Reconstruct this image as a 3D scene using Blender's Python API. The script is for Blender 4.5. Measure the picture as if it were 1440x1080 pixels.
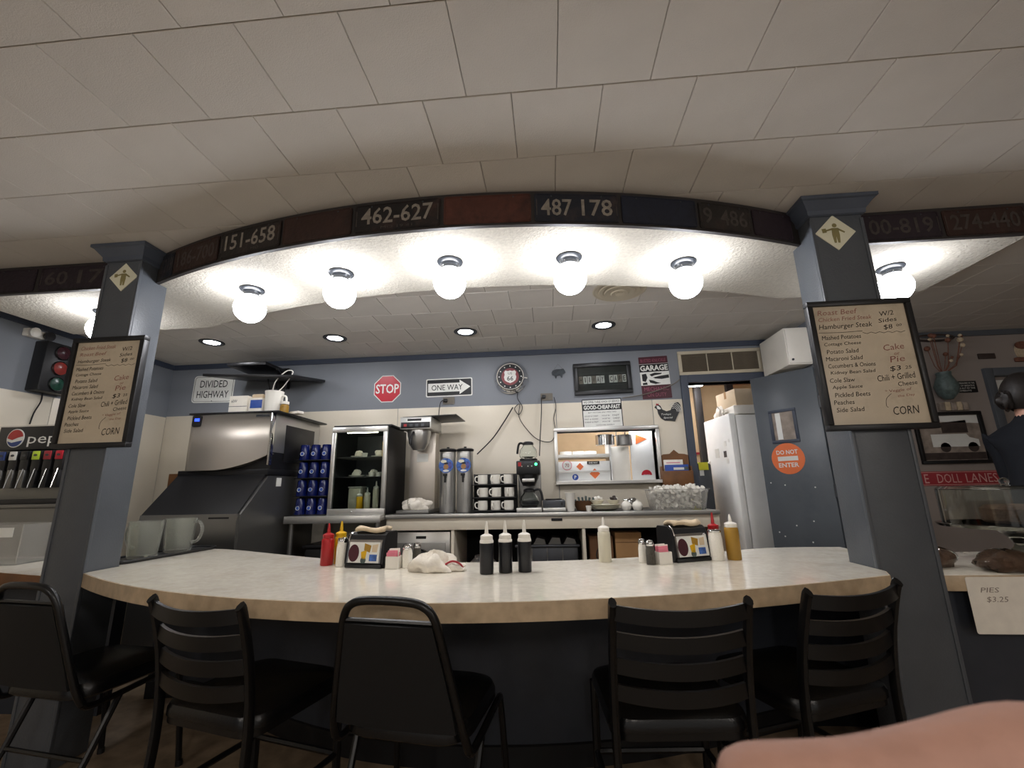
import bpy, bmesh, math, random
import numpy as np
from mathutils import Vector, Matrix

for o in list(bpy.data.objects): bpy.data.objects.remove(o)
sc = bpy.context.scene
col = sc.collection
PI = math.pi
R = math.radians
random.seed(4)

# ------------------------------------------------------------------ camera
cd = bpy.data.cameras.new('camera'); cam = bpy.data.objects.new('camera', cd); col.objects.link(cam)
cd.sensor_fit = 'HORIZONTAL'; cd.sensor_width = 36.0
cd.lens = 617.9 / 1440 * 36.0
cd.clip_start = 0.005; cd.clip_end = 60
yaw, pitch, roll = -0.07955, 0.22987, -0.02002
fw = Vector((math.sin(yaw)*math.cos(pitch), math.cos(yaw)*math.cos(pitch), math.sin(pitch)))
r0 = Vector((math.cos(yaw), -math.sin(yaw), 0)); u0 = r0.cross(fw)
rt = r0*math.cos(roll) + u0*math.sin(roll); up = -r0*math.sin(roll) + u0*math.cos(roll)
mw = Matrix((rt, up, -fw)).transposed().to_4x4(); mw.translation = (0, 0, 1.13)
cam.matrix_world = mw
cd.dof.use_dof = True; cd.dof.focus_distance = 2.6; cd.dof.aperture_fstop = 15.0
sc.camera = cam

# ------------------------------------------------------------------ world, exposure
w = bpy.data.worlds.new('world'); sc.world = w; w.use_nodes = True
bg = w.node_tree.nodes['Background']
bg.inputs[0].default_value = (1.0, 0.97, 0.93, 1); bg.inputs[1].default_value = 0.32
sc.view_settings.view_transform = 'Standard'; sc.view_settings.look = 'None'
sc.view_settings.gamma = 1.0; sc.view_settings.use_curve_mapping = False
sc.view_settings.exposure = 0.3
GLOBE = 36.0      # radiance of the opal globes
FILL = 45.0     # radiance of the added, unseen fill pendants
KITCHEN = 24.0    # radiance of the kitchen tubes

# ------------------------------------------------------------------ materials
def lin(h):
    h = h.lstrip('#'); c = [int(h[i:i+2], 16)/255 for i in (0, 2, 4)]
    return [x/12.92 if x <= .04045 else ((x+.055)/1.055)**2.4 for x in c]
M = {}
def mat(n, c, rough=.5, metal=0, var=.08, scale=6, bump=0, bscale=80, rnd=0, spec=.5, trans=0, emit=0, ior=1.45, alpha=1, coat=0, dirt=None, dscale=3, damt=.5):
    m = bpy.data.materials.new(n); m.use_nodes = True; nt = m.node_tree; N = nt.nodes; L = nt.links
    b = N['Principled BSDF']; c = lin(c) if isinstance(c, str) else c
    tc = N.new('ShaderNodeTexCoord'); no = N.new('ShaderNodeTexNoise'); no.inputs['Scale'].default_value = scale; no.inputs['Detail'].default_value = 4
    L.new(tc.outputs['Object'], no.inputs['Vector'])
    mp = N.new('ShaderNodeMapRange'); mp.inputs[1].default_value = .3; mp.inputs[2].default_value = .7
    mp.inputs[3].default_value = 1-var; mp.inputs[4].default_value = 1+var
    L.new(no.outputs[0], mp.inputs[0])
    val = mp.outputs[0]
    if rnd:
        oi = N.new('ShaderNodeObjectInfo'); m2 = N.new('ShaderNodeMapRange'); m2.inputs[3].default_value = 1-rnd; m2.inputs[4].default_value = 1+rnd
        L.new(oi.outputs['Random'], m2.inputs[0]); mu = N.new('ShaderNodeMath'); mu.operation = 'MULTIPLY'
        L.new(val, mu.inputs[0]); L.new(m2.outputs[0], mu.inputs[1]); val = mu.outputs[0]
    vm = N.new('ShaderNodeVectorMath'); vm.operation = 'SCALE'; vm.inputs[0].default_value = c[:3]; L.new(val, vm.inputs['Scale'])
    out = vm.outputs[0]
    if dirt:
        n3 = N.new('ShaderNodeTexNoise'); n3.inputs['Scale'].default_value = dscale; n3.inputs['Detail'].default_value = 8; n3.inputs['Roughness'].default_value = .65
        L.new(tc.outputs['Object'], n3.inputs['Vector'])
        m3 = N.new('ShaderNodeMapRange'); m3.inputs[1].default_value = .5; m3.inputs[2].default_value = .72; m3.inputs[4].default_value = damt
        L.new(n3.outputs[0], m3.inputs[0]); mx = N.new('ShaderNodeMix'); mx.data_type = 'RGBA'
        L.new(m3.outputs[0], mx.inputs[0]); L.new(out, mx.inputs[6]); mx.inputs[7].default_value = (*lin(dirt), 1); out = mx.outputs[2]
    L.new(out, b.inputs['Base Color'])
    b.inputs['Roughness'].default_value = rough; b.inputs['Metallic'].default_value = metal
    b.inputs['Specular IOR Level'].default_value = spec; b.inputs['IOR'].default_value = ior
    b.inputs['Transmission Weight'].default_value = trans; b.inputs['Alpha'].default_value = alpha; b.inputs['Coat Weight'].default_value = coat
    if emit:
        L.new(out, b.inputs['Emission Color']); b.inputs['Emission Strength'].default_value = emit
    if bump:
        n2 = N.new('ShaderNodeTexNoise'); n2.inputs['Scale'].default_value = bscale; n2.inputs['Detail'].default_value = 3
        L.new(tc.outputs['Object'], n2.inputs['Vector'])
        bp = N.new('ShaderNodeBump'); bp.inputs['Strength'].default_value = bump; bp.inputs['Distance'].default_value = .01
        L.new(n2.outputs[0], bp.inputs['Height']); L.new(bp.outputs[0], b.inputs['Normal'])
    M[n] = m
    return m
def brushed(n, c, rough=.3, aniso_scale=(1, 1, 40)):
    m = mat(n, c, rough, .88, .03, 3); N = m.node_tree.nodes; L = m.node_tree.links
    tc = N.new('ShaderNodeTexCoord'); mp = N.new('ShaderNodeMapping'); mp.inputs['Scale'].default_value = aniso_scale
    no = N.new('ShaderNodeTexNoise'); no.inputs['Scale'].default_value = 4
    L.new(tc.outputs['Object'], mp.inputs[0]); L.new(mp.outputs[0], no.inputs[0])
    r = N.new('ShaderNodeMapRange'); r.inputs[3].default_value = rough*.85; r.inputs[4].default_value = rough*1.2
    L.new(no.outputs[0], r.inputs[0]); L.new(r.outputs[0], N['Principled BSDF'].inputs['Roughness'])
    return m
mat('ceiling_tile', '#cbc6be', .9, var=.05, scale=3, bump=.25, bscale=260, rnd=.04)
mat('ceiling_gap', '#3a352f', .9)
mat('plaster', '#b8b3a7', .85, var=.09, scale=55, bump=.55, bscale=75)
mat('soffit_board', '#2b2725', .6, var=.2, scale=9)
mat('blue_wall', '#777b81', .55, var=.05, scale=2, bump=.06, bscale=120)
mat('blue_trim', '#3b4250', .45, var=.08)
mat('cream_panel', '#d2c9b7', .32, var=.05, scale=2.2, bump=.05, bscale=40)
mat('greige_wall', '#8d837c', .7, var=.05, scale=3)
mat('post_blue', '#505459', .38, var=.07, scale=7, bump=.12, bscale=120)
mat('post_trim', '#4b525e', .38, var=.07, scale=7)
mat('floor', '#8b7862', .45, var=.25, scale=14, dirt='#3b3028', dscale=5)
mat('laminate', '#e2dbcc', .16, var=.07, scale=40, dirt='#c3b8a2', dscale=6, damt=.5, coat=.3)
mat('laminate_edge', '#b9a487', .4, var=.16, scale=22, dirt='#94795a', dscale=5)
mat('counter_base', '#2e323a', .42, var=.12, scale=6, dirt='#4a4d52', dscale=2.2, damt=.35)
mat('black_metal', '#0b0b0c', .32, var=.1, spec=.5)
mat('black_vinyl', '#0d0d0e', .25, var=.1, bump=.08, bscale=200)
mat('black_plastic', '#141416', .4, var=.1)
mat('dark_fabric', '#0b0b0c', .75, var=.15, scale=60)
mat('opal', '#f8f9ff', .3, emit=GLOBE, var=.0)
mat('opal_fill', '#fff6ee', .3, emit=FILL, var=.0)
mat('tube_light', '#f6f8ff', .3, emit=KITCHEN, var=.0)
mat('can_light', '#fafaff', .3, emit=105, var=.0)
mat('pewter', '#47494d', .45, .6, var=.08)
brushed('steel', '#c2c1bd', .33)
brushed('steel_dark', '#82817e', .38)
brushed('steel_warm', '#c4bcb1', .42)
mat('chrome', '#d6d6d6', .12, 1, var=.03)
mat('clear_glass', '#f4f8f6', .03, trans=1, var=.0, ior=1.3)
mat('dome_glass', '#e9ece6', .05, trans=1, var=0, ior=1.5)
mat('cooler_glass', '#e4ece8', .04, trans=1, var=0, ior=1.05)
mat('clear_plastic', '#f6f5f2', .18, trans=.9, var=.02, ior=1.2)
mat('pitcher_plastic', '#e8eae2', .15, trans=.9, var=.05, ior=1.25)
mat('white_ceramic', '#e9e5da', .2, var=.04)
mat('white_plastic', '#e8e4da', .35, var=.04)
mat('white_paper', '#e8e2d6', .8, var=.05, scale=20)
mat('white_paint', '#e6e6e2', .5, var=.04)
mat('white_cloth', '#e6dfd2', .9, var=.06, scale=30, bump=.3, bscale=90)
mat('red_plastic', '#a3191d', .35, var=.08)
mat('yellow_plastic', '#d8a915', .35, var=.08)
mat('mustard_fill', '#a07a2a', .35, var=.06)
mat('dark_sauce', '#17181c', .3, var=.08)
mat('ranch', '#cfc9b4', .35, var=.05)
mat('salt', '#ece8dd', .7, var=.05, scale=200)
mat('pepper', '#4b4740', .8, var=.5, scale=350)
mat('pink_paper', '#dd7e8e', .7, var=.1)
mat('kraft_paper', '#cbb799', .8, var=.06)
mat('whiteboard', '#c6b8a1', .3, var=.05, dirt='#8d7d66', dscale=4, damt=.55)
mat('ink_black', '#26211e', .6, var=.1)
mat('ink_red', '#97655a', .6, var=.1)
mat('sign_white', '#dcdcd6', .4, var=.06, dirt='#a5a59d', dscale=6, damt=.3)
mat('sign_black', '#0d0e10', .4, var=.1)
mat('sign_red', '#b3162a', .35, var=.05)
mat('sign_cream', '#dcd9c0', .5, var=.08)
mat('maroon', '#43131f', .45, var=.08)
mat('maroon_light', '#8f4a5e', .5)
mat('wood_brown', '#6d4725', .5, var=.25, scale=9)
mat('cardboard', '#a07a50', .8, var=.1)
mat('cardboard_dark', '#69492e', .8, var=.12)
mat('blue_cup', '#0d1a58', .22, var=.06, trans=.15)
mat('label_blue', '#2a4c9c', .5, var=.15, scale=30)
mat('sticker_blue', '#3c62a8', .5, var=.55, scale=45)
mat('orange', '#e0703a', .45, var=.06)
mat('yellow_cloth', '#d6d23c', .8, var=.1)
mat('green_lens', '#143a2e', .25, var=.15, scale=30)
mat('red_lens', '#7d2a24', .25, var=.15, scale=30)
mat('dark_red_lens', '#33121a', .25, var=.15, scale=30)
mat('green_led', '#36e07a', .3, emit=6, var=0)
mat('blue_led', '#2a48ff', .3, emit=2.2, var=0)
mat('lime', '#b6d03a', .4)
mat('vent_cream', '#b8ae98', .5, var=.08)
mat('vent_slat', '#6f6556', .5, var=.15)
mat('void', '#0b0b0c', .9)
mat('kitchen_tan', '#c7ab84', .7, var=.06)
mat('kitchen_wood', '#8a6446', .6, var=.1)
mat('door_blue', '#555a5f', .33, var=.1, scale=3, dirt='#39414b', dscale=2)
mat('skin', '#b38a7a', .7, var=.08, scale=60, bump=.1, bscale=300)
mat('skin_pale', '#c99a86', .55, var=.06, scale=30)
mat('hair', '#1b1614', .55, var=.3, scale=60)
mat('navy_shirt', '#10141c', .85, var=.2, scale=80)
mat('muffin', '#6a5140', .9, var=.3, scale=40, bump=.5, bscale=60)
mat('cake_brown', '#4b2a20', .7, var=.25, scale=30)
mat('photo_sepia', '#8b7f74', .5, var=.35, scale=14)
mat('photo_dark', '#3a302c', .5, var=.3, scale=20)
mat('dried_flower', '#6d4636', .8, var=.3, scale=50)
mat('dried_pale', '#b9a78c', .8, var=.2, scale=50)
mat('teal_wire', '#4d5a58', .5, var=.3, scale=40)
mat('red_sign', '#9a2b33', .5, var=.12)
mat('sign_pinkish', '#cf9f98', .5)
mat('boar_dark', '#33383c', .5, .3, var=.3, scale=40)
mat('canopy_dark', '#202327', .35)
mat('purple_print', '#4b4a8c', .5, var=.4, scale=50)
mat('maroon_ring', '#7d3a3e', .5)
mat('emblem_red', '#a8322f', .4)
mat('emblem_blue', '#2b3f78', .4)
mat('cord_black', '#151517', .5)
mat('cord_grey', '#6c675e', .5)
mat('outlet', '#6a6459', .5)
PL = {}
for n, c, d in (('black', '#1b1716', '#46312a'), ('brown', '#35221c', '#1f1512'), ('rust', '#4d2a20', '#2c1811'), ('navy', '#1d2029', '#40332f'),
                ('deep_blue', '#1c202e', '#141519'), ('purple_brown', '#2a2027', '#1a1216'), ('char', '#26221f', '#3c2c27')):
    mat('plate_'+n, c, .55, .15, var=.25, scale=14, dirt=d, dscale=9, damt=.8, bump=.2, bscale=60)
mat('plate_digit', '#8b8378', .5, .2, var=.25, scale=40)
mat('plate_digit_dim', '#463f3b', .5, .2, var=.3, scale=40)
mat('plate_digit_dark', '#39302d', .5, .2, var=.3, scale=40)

# ------------------------------------------------------------------ mesh helpers
class MB:
    def __init__(s): s.v = []; s.f = []
    def add(s, v, f, T=None):
        n = len(s.v)
        if T is not None: v = [T @ Vector(p) for p in v]
        s.v += [tuple(p) for p in v]; s.f += [tuple(i+n for i in q) for q in f]; return s
    def box(s, x0, x1, y0, y1, z0, z1, bev=0, T=None):
        if bev <= 0:
            v = [(x, y, z) for x in (x0, x1) for y in (y0, y1) for z in (z0, z1)]
            f = [(0, 1, 3, 2), (4, 6, 7, 5), (0, 4, 5, 1), (2, 3, 7, 6), (0, 2, 6, 4), (1, 5, 7, 3)]
            return s.add(v, f, T)
        bm = bmesh.new(); bmesh.ops.create_cube(bm, size=1)
        for q in bm.verts: q.co = ((x0+x1)/2+q.co.x*(x1-x0), (y0+y1)/2+q.co.y*(y1-y0), (z0+z1)/2+q.co.z*(z1-z0))
        bmesh.ops.bevel(bm, geom=bm.edges[:], offset=bev, segments=2, profile=.5, affect='EDGES')
        bm.verts.index_update(); v = [q.co[:] for q in bm.verts]; f = [[q.index for q in p.verts] for p in bm.faces]; bm.free()
        return s.add(v, f, T)
    def lathe(s, prof, n=20, c=(0, 0, 0), T=None, sx=1, sy=1):
        v = []; f = []; m = len(prof)
        for r, z in prof:
            for k in range(n):
                a = 2*PI*k/n; v.append((c[0]+r*sx*math.cos(a), c[1]+r*sy*math.sin(a), c[2]+z))
        for j in range(m-1):
            for k in range(n):
                a = j*n+k; b = j*n+(k+1) % n; f.append((a, b, b+n, a+n))
        if prof[0][0] > 1e-6: f.append(tuple(reversed(range(n))))
        if prof[-1][0] > 1e-6: f.append(tuple(range((m-1)*n, m*n)))
        return s.add(v, f, T)
    def sphere(s, c, r, n=16, sz=1, sx=1, sy=1, T=None):
        k = max(6, n//2)
        return s.lathe([(max(1e-7, r*math.sin(PI*i/k)), -r*sz*math.cos(PI*i/k)) for i in range(k+1)], n, c, T, sx, sy)
    def tube(s, pts, r, n=8, closed=False, T=None, flat=1.0):
        pts = [Vector(p) for p in pts]; m = len(pts); rr = r if hasattr(r, '__len__') else [r]*m
        v = []; f = []; prev = None
        for i, p in enumerate(pts):
            a = pts[(i-1) % m] if (i or closed) else p; b = pts[(i+1) % m] if (i < m-1 or closed) else p
            t = (b-a).normalized()
            if prev is None:
                h = Vector((0, 0, 1)) if abs(t.z) < .9 else Vector((1, 0, 0)); u = t.cross(h).normalized()
            else:
                u = prev - t*prev.dot(t); u = u.normalized() if u.length > 1e-6 else t.orthogonal().normalized()
            prev = u; w2 = t.cross(u)
            for k in range(n):
                g = 2*PI*k/n; v.append(tuple(p+u*rr[i]*math.cos(g)+w2*rr[i]*flat*math.sin(g)))
        for i in range(m if closed else m-1):
            for k in range(n):
                a = i*n+k; b = i*n+(k+1) % n; c2 = ((i+1) % m)*n+(k+1) % n; d = ((i+1) % m)*n+k
                f.append((a, d, c2, b))
        if not closed: f += [tuple(range(n)), tuple(reversed(range((m-1)*n, m*n)))]
        return s.add(v, f, T)
    def prism(s, poly, a, b, plane='xz', T=None):
        # polygon in a plane, extruded between a and b along the third axis
        n = len(poly)
        mk = {'xz': lambda p, t: (p[0], t, p[1]), 'xy': lambda p, t: (p[0], p[1], t), 'yz': lambda p, t: (t, p[0], p[1])}[plane]
        v = [mk(p, a) for p in poly]+[mk(p, b) for p in poly]
        f = [tuple(range(n)), tuple(reversed(range(n, 2*n)))]+[(i, i+n, (i+1) % n+n, (i+1) % n) for i in range(n)]
        return s.add(v, f, T)
    def build(s, name, m, parent=None, loc=None, smooth=True, rot=None):
        me = bpy.data.meshes.new(name); me.from_pydata(s.v, [], s.f); me.validate()
        bm = bmesh.new(); bm.from_mesh(me); bmesh.ops.recalc_face_normals(bm, faces=bm.faces[:]); bm.to_mesh(me); bm.free()
        if smooth: me.shade_smooth(); me.set_sharp_from_angle(angle=R(38))
        me.materials.append(M[m]); o = bpy.data.objects.new(name, me); col.objects.link(o)
        if parent: o.parent = parent
        if loc: o.location = loc
        if rot: o.rotation_euler = rot
        return o
def tag(o, label=None, cat=None, group=None, kind=None):
    if label: o['label'] = label
    if cat: o['category'] = cat
    if group: o['group'] = group
    if kind: o['kind'] = kind
    return o
def thing(name, label, cat, loc=(0, 0, 0), rz=0, group=None, rot=None):
    o = bpy.data.objects.new(name, None); col.objects.link(o); o.location = loc
    o.rotation_euler = rot if rot else (0, 0, rz); o.empty_display_size = .05
    return tag(o, label, cat, group)
def struct(name, mb, m, parent=None, smooth=False):
    o = mb.build(name, m, parent, smooth=smooth)
    if not parent: o['kind'] = 'structure'
    return o
def copy_tree(o, parent=None):
    c = o.copy(); col.objects.link(c); c.parent = parent
    for ch in list(KIDS.get(o.name, [])) or [x for x in bpy.data.objects if x.parent == o]: copy_tree(ch, c)
    return c
KIDS = {}
def dup(root, loc, rz=None, label=None, group=None):
    kids = [x for x in root.children]
    c = root.copy(); col.objects.link(c); c.location = loc
    if rz is not None: c.rotation_euler = (0, 0, rz)
    if label: c['label'] = label
    if group: c['group'] = group
    for k in kids:
        d = k.copy(); col.objects.link(d); d.parent = c
        for g in k.children:
            e = g.copy(); col.objects.link(e); e.parent = d
    return c
TC = {}
def text(s, m, parent, x, y, z, h, w=None, rot=(PI/2, 0, 0), ext=.0006, shear=0, bold=0, name='lettering', al='c', tilt=0):
    key = (s, shear, bold)
    if key not in TC:
        cu = bpy.data.curves.new('t', 'FONT'); cu.body = s; cu.size = 1; cu.shear = shear; cu.offset = bold; cu.resolution_u = 2
        ob = bpy.data.objects.new('t', cu); col.objects.link(ob)
        dg = bpy.context.evaluated_depsgraph_get(); me = bpy.data.meshes.new_from_object(ob.evaluated_get(dg))
        co = [v.co.copy() for v in me.vertices]; fs = [tuple(p.vertices) for p in me.polygons]
        bpy.data.objects.remove(ob); bpy.data.meshes.remove(me); TC[key] = (co, fs)
    co, fs = TC[key]
    xs = [c.x for c in co]; ys = [c.y for c in co]; bw = max(xs)-min(xs); bh = max(ys)-min(ys)
    sy = h/bh; sx = (w/bw) if w else sy
    ox = {'c': (max(xs)+min(xs))/2, 'l': min(xs)}[al]; oy = (max(ys)+min(ys))/2
    b = MB(); ct, st = math.cos(tilt), math.sin(tilt); v = []
    for c in co:
        p, q = (c.x-ox)*sx, (c.y-oy)*sy; v.append((p*ct-q*st, p*st+q*ct, ext))
    b.add(v, fs)
    me = bpy.data.meshes.new(name); me.from_pydata(b.v, [], b.f); me.materials.append(M[m])
    o = bpy.data.objects.new(name, me); col.objects.link(o); o.parent = parent; o.location = (x, y, z); o.rotation_euler = rot
    return o
def rrect(w, h, r, n=5, cx=0, cy=0):
    p = []
    for sx, sy, a0 in ((1, 1, 0), (-1, 1, 90), (-1, -1, 180), (1, -1, 270)):
        for k in range(n+1):
            a = R(a0+90*k/n); p.append((cx+sx*(w/2-r)+r*math.cos(a), cy+sy*(h/2-r)+r*math.sin(a)))
    return p
def disc(r, n=24, cx=0, cy=0, sx=1, sy=1): return [(cx+r*sx*math.cos(2*PI*k/n), cy+r*sy*math.sin(2*PI*k/n)) for k in range(n)]
def smooth_path(pts, k=6):
    pts = [Vector(p) for p in pts]; out = []
    for i in range(len(pts)-1):
        p0 = pts[max(0, i-1)]; p1 = pts[i]; p2 = pts[i+1]; p3 = pts[min(len(pts)-1, i+2)]
        for j in range(k):
            t = j/k; out.append(.5*((2*p1)+(p2-p0)*t+(2*p0-5*p1+4*p2-p3)*t*t+(3*p1-p0-3*p2+p3)*t**3))
    return out+[pts[-1]]
def cord(name, pts, r, m, label, k=6, group=None):
    return tag(MB().tube(smooth_path(pts, k), r, 6).build(name, m), label, 'cord', group)

# ================================================================== SETTING
CEIL = 2.44; YB = 4.16; XL = -3.9; XR = 5.6; YF = -3.2
struct('floor', MB().box(XL-.1, XR, YF, 6.6, -.1, 0), 'floor')
cl = struct('ceiling', MB().box(XL-.1, XR, YF, YB+.02, CEIL+.008, CEIL+.08), 'ceiling_gap')
P = .3105; TX = .074; TY = .922
def tile_mesh(x0, x1, y0, y1, b):
    g = .0008; x0 += g; x1 -= g; y0 += g; y1 -= g; e = .0025
    n = len(b.v)
    for (xx0, xx1, yy0, yy1, z) in ((x0, x1, y0, y1, CEIL+.008), (x0, x1, y0, y1, CEIL+.003), (x0+e, x1-e, y0+e, y1-e, CEIL)):
        b.v += [(xx0, yy0, z), (xx1, yy0, z), (xx1, yy1, z), (xx0, yy1, z)]
    for j in (0, 4):
        for k in range(4): b.f.append((n+j+k, n+j+(k+1) % 4, n+j+4+(k+1) % 4, n+j+4+k))
    b.f.append((n+8, n+9, n+10, n+11))
tb = MB(); tile_mesh(0, P, 0, P, tb); proto = None; rest = MB()
def seen(x, y):
    d = Vector((x, y, CEIL-1.13)); z = d.dot(fw)
    if z < .1: return False
    px = 720+617.9*d.dot(rt)/z; py = 540-617.9*d.dot(up)/z
    return -160 < px < 1600 and py > -130
rows = []
for j in range(-14, 11):
    y0 = TY+j*P; y1 = min(y0+P, YB)
    if y1-y0 < .02: continue
    off = TX+(P/2 if j % 2 else 0)
    i0 = int(math.floor((XL-off)/P))
    for i in range(i0, i0+32):
        x0 = max(off+i*P, XL); x1 = min(off+(i+1)*P, XR)
        if x1-x0 < .02: continue
        cx, cy = (x0+x1)/2, (y0+y1)/2
        vis = seen(cx, cy) and not (1.95 < cy < 2.25 and -3.3 < cx < 2.3)
        full = abs(x1-x0-P) < 1e-4 and abs(y1-y0-P) < 1e-4
        rows.append((vis, cx*cx+cy*cy, x0, x1, y0, y1, full))
rows.sort(key=lambda t: (not t[0], t[1]))
for k, (vis, d, x0, x1, y0, y1, full) in enumerate(rows):
    if vis and k < 298:
        if full and proto:
            o = proto.copy(); col.objects.link(o); o.location = (x0, y0, 0); continue
        b = MB(); tile_mesh(0, x1-x0, 0, y1-y0, b); o = b.build('ceiling_tile', 'ceiling_tile', cl, loc=(x0, y0, 0), smooth=False)
        if full: proto = o
    else: tile_mesh(x0, x1, y0, y1, rest)
tag(rest.build('ceiling_tile_field', 'ceiling_tile', cl, smooth=False), kind='stuff')

# walls ------------------------------------------------------------
WT = .12
PW = (.085, .985, 1.17, 1.625)      # pass-through opening
DW = (1.33, 2.12, 0, 2.05)          # kitchen doorway
SPLIT = 2.34
b = MB()
b.box(XL-.1, SPLIT, YB, YB+WT, DW[3], CEIL+.01)
b.box(XL-.1, PW[0], YB, YB+WT, 0, DW[3]); b.box(PW[1], DW[0], YB, YB+WT, 0, DW[3]); b.box(DW[1], SPLIT, YB, YB+WT, 0, DW[3])
b.box(PW[0], PW[1], YB, YB+WT, 0, PW[2]); b.box(PW[0], PW[1], YB, YB+WT, PW[3], DW[3])
wb = struct('wall_back', b, 'blue_wall')
ZB = 1.90
xs = [XL, -2.68, -1.46, PW[0]-.001]
def panel(x0, x1, z0, z1, par, m='cream_panel'):
    MB().box(x0+.002, x1-.002, YB-.006, YB, z0, z1, .002).build('wall_panel', m, par)
for a, c in zip(xs[:-1], xs[1:]): panel(a, c, .01, ZB, wb)
panel(PW[0], PW[1], .01, PW[2], wb); panel(PW[0], PW[1], PW[3], ZB, wb); panel(PW[1], 1.262, .01, ZB, wb)
b = MB(); b.box(SPLIT, 3.93, YB, YB+WT, 0, CEIL+.01); b.box(3.93, XR, YB, YB+WT, 2.04, CEIL+.01); b.box(4.75, XR, YB, YB+WT, 0, 2.04)
struct('wall_back_dining', b, 'greige_wall')
b = MB(); b.box(XL-.12, XL, YF, YB, 0, CEIL+.01)
wl = struct('wall_left', b, 'blue_wall')
for a, c in ((-.4, .82), (.82, 2.04), (2.04, 3.1), (3.1, YB-.007)):
    MB().box(XL, XL+.006, a+.002, c-.002, .01, ZB-.01, .002).build('wall_panel', 'cream_panel', wl)
struct('wall_right', MB().box(XR, XR+.12, YF, YB+WT, 0, CEIL+.01), 'greige_wall')
b = MB(); b.box(XL, SPLIT, YB-.02, YB, CEIL-.05, CEIL-.001); struct('trim_1', b, 'blue_trim')
b = MB(); b.box(XL, XL+.02, YF, YB-.02, CEIL-.05, CEIL-.001); struct('trim_2', b, 'blue_trim')
b = MB(); b.box(SPLIT, XR, YB-.02, YB, CEIL-.05, CEIL-.001); struct('trim_3', b, 'post_blue')
# kitchen doorway casing
b = MB(); b.box(1.262, DW[0], YB-.025, YB+WT+.01, 0, DW[3]+.075, .004); b.box(DW[1], DW[1]+.07, YB-.025, YB+WT+.01, 0, DW[3]+.075, .004)
b.box(DW[0], DW[1], YB-.025, YB+WT+.01, DW[3], DW[3]+.075, .004); struct('trim_4', b, 'blue_trim')
# doorway in the dining wall
d2 = struct('door_2', MB().box(3.95, 4.75, YB+.05, YB+.09, 0, 2.02, .004), 'greige_wall')
MB().box(4.02, 4.68, YB+.04, YB+.05, 1.88, 1.98).build('window_pane', 'sign_white', d2)
b = MB(); b.box(3.90, 3.97, YB-.03, YB+.05, 0, 2.08, .004); b.box(4.73, 4.80, YB-.03, YB+.05, 0, 2.08, .004); b.box(3.97, 4.73, YB-.03, YB+.05, 2.01, 2.08, .004)
b.build('door_frame', 'post_blue', d2)

# soffit with the fascia board --------------------------------------
SZ = 2.275; AX = -.43; AR = 4.42; AY = 1.735
def yfront(x):
    u = x-AX
    return AY+AR-math.sqrt(AR*AR-u*u) if abs(u) < 1.77 else AY+AR-math.sqrt(AR*AR-1.77**2)
def yback(x): return min(2.76, 2.36+(x-AX)**2/9.4)
X0, X1 = -3.42, 2.37
nx = 116; b = MB(); v = []; f = []
for i in range(nx+1):
    x = X0+(X1-X0)*i/nx; v += [(x, yfront(x)+.02, SZ), (x, yback(x), SZ), (x, yback(x), CEIL-.001), (x, yfront(x)+.02, CEIL-.001)]
for i in range(nx):
    for k in range(4): f.append((4*i+k, 4*i+(k+1) % 4, 4*i+4+(k+1) % 4, 4*i+4+k))
f += [(0, 1, 2, 3), (4*nx+3, 4*nx+2, 4*nx+1, 4*nx)]
b.add(v, f); so = struct('soffit', b, 'plaster', smooth=True)
b = MB(); v = []; f = []
for i in range(nx+1):
    x = X0+(X1-X0)*i/nx; v += [(x, yfront(x), SZ-.004), (x, yfront(x)+.02, SZ-.004), (x, yfront(x)+.02, CEIL-.001), (x, yfront(x), CEIL-.001)]
for i in range(nx):
    for k in range(4): f.append((4*i+k, 4*i+(k+1) % 4, 4*i+4+(k+1) % 4, 4*i+4+k))
f += [(0, 1, 2, 3), (4*nx+3, 4*nx+2, 4*nx+1, 4*nx)]
b.add(v, f).build('fascia_board', 'soffit_board', so)

# posts --------------------------------------------------------------
POSTS = {'l': (-2.345, -2.142), 'r': (1.285, 1.518)}
def post(xa, xb, label):
    xm = (xa+xb)/2; t = thing('square_post', label, 'post', (xm, 2.067, 0)); h = (xb-xa)/2; d = .087
    MB().box(-h, h, -d, d, 0, CEIL-.001, .004).build('shaft', 'post_blue', t)
    MB().box(h-.012, h+.004, -d-.004, -d+.012, 0, CEIL-.1, .003).build('corner_bead', 'post_blue', t)
    MB().box(-h-.004, -h+.012, -d-.004, -d+.012, 0, CEIL-.1, .003).build('corner_bead', 'post_blue', t)
    b = MB(); v = []; f = []
    for (e, z) in ((.006, CEIL-.085), (.014, CEIL-.08), (.016, CEIL-.06), (.045, CEIL-.022), (.055, CEIL-.018), (.055, CEIL-.002)):
        v += [(-h-e, -d-e, z), (h+e, -d-e, z), (h+e, d+e, z), (-h-e, d+e, z)]
    for j in range(5):
        for k in range(4): f.append((4*j+k, 4*j+(k+1) % 4, 4*j+4+(k+1) % 4, 4*j+4+k))
    f += [(3, 2, 1, 0), (20, 21, 22, 23)]
    b.add(v, f).build('capital', 'post_trim', t, smooth=False)
    return t
post(*POSTS['l'], 'blue grey square post beside the tray of clear pitchers')
post(*POSTS['r'], 'blue grey square post beside the glass cake stand')

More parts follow.
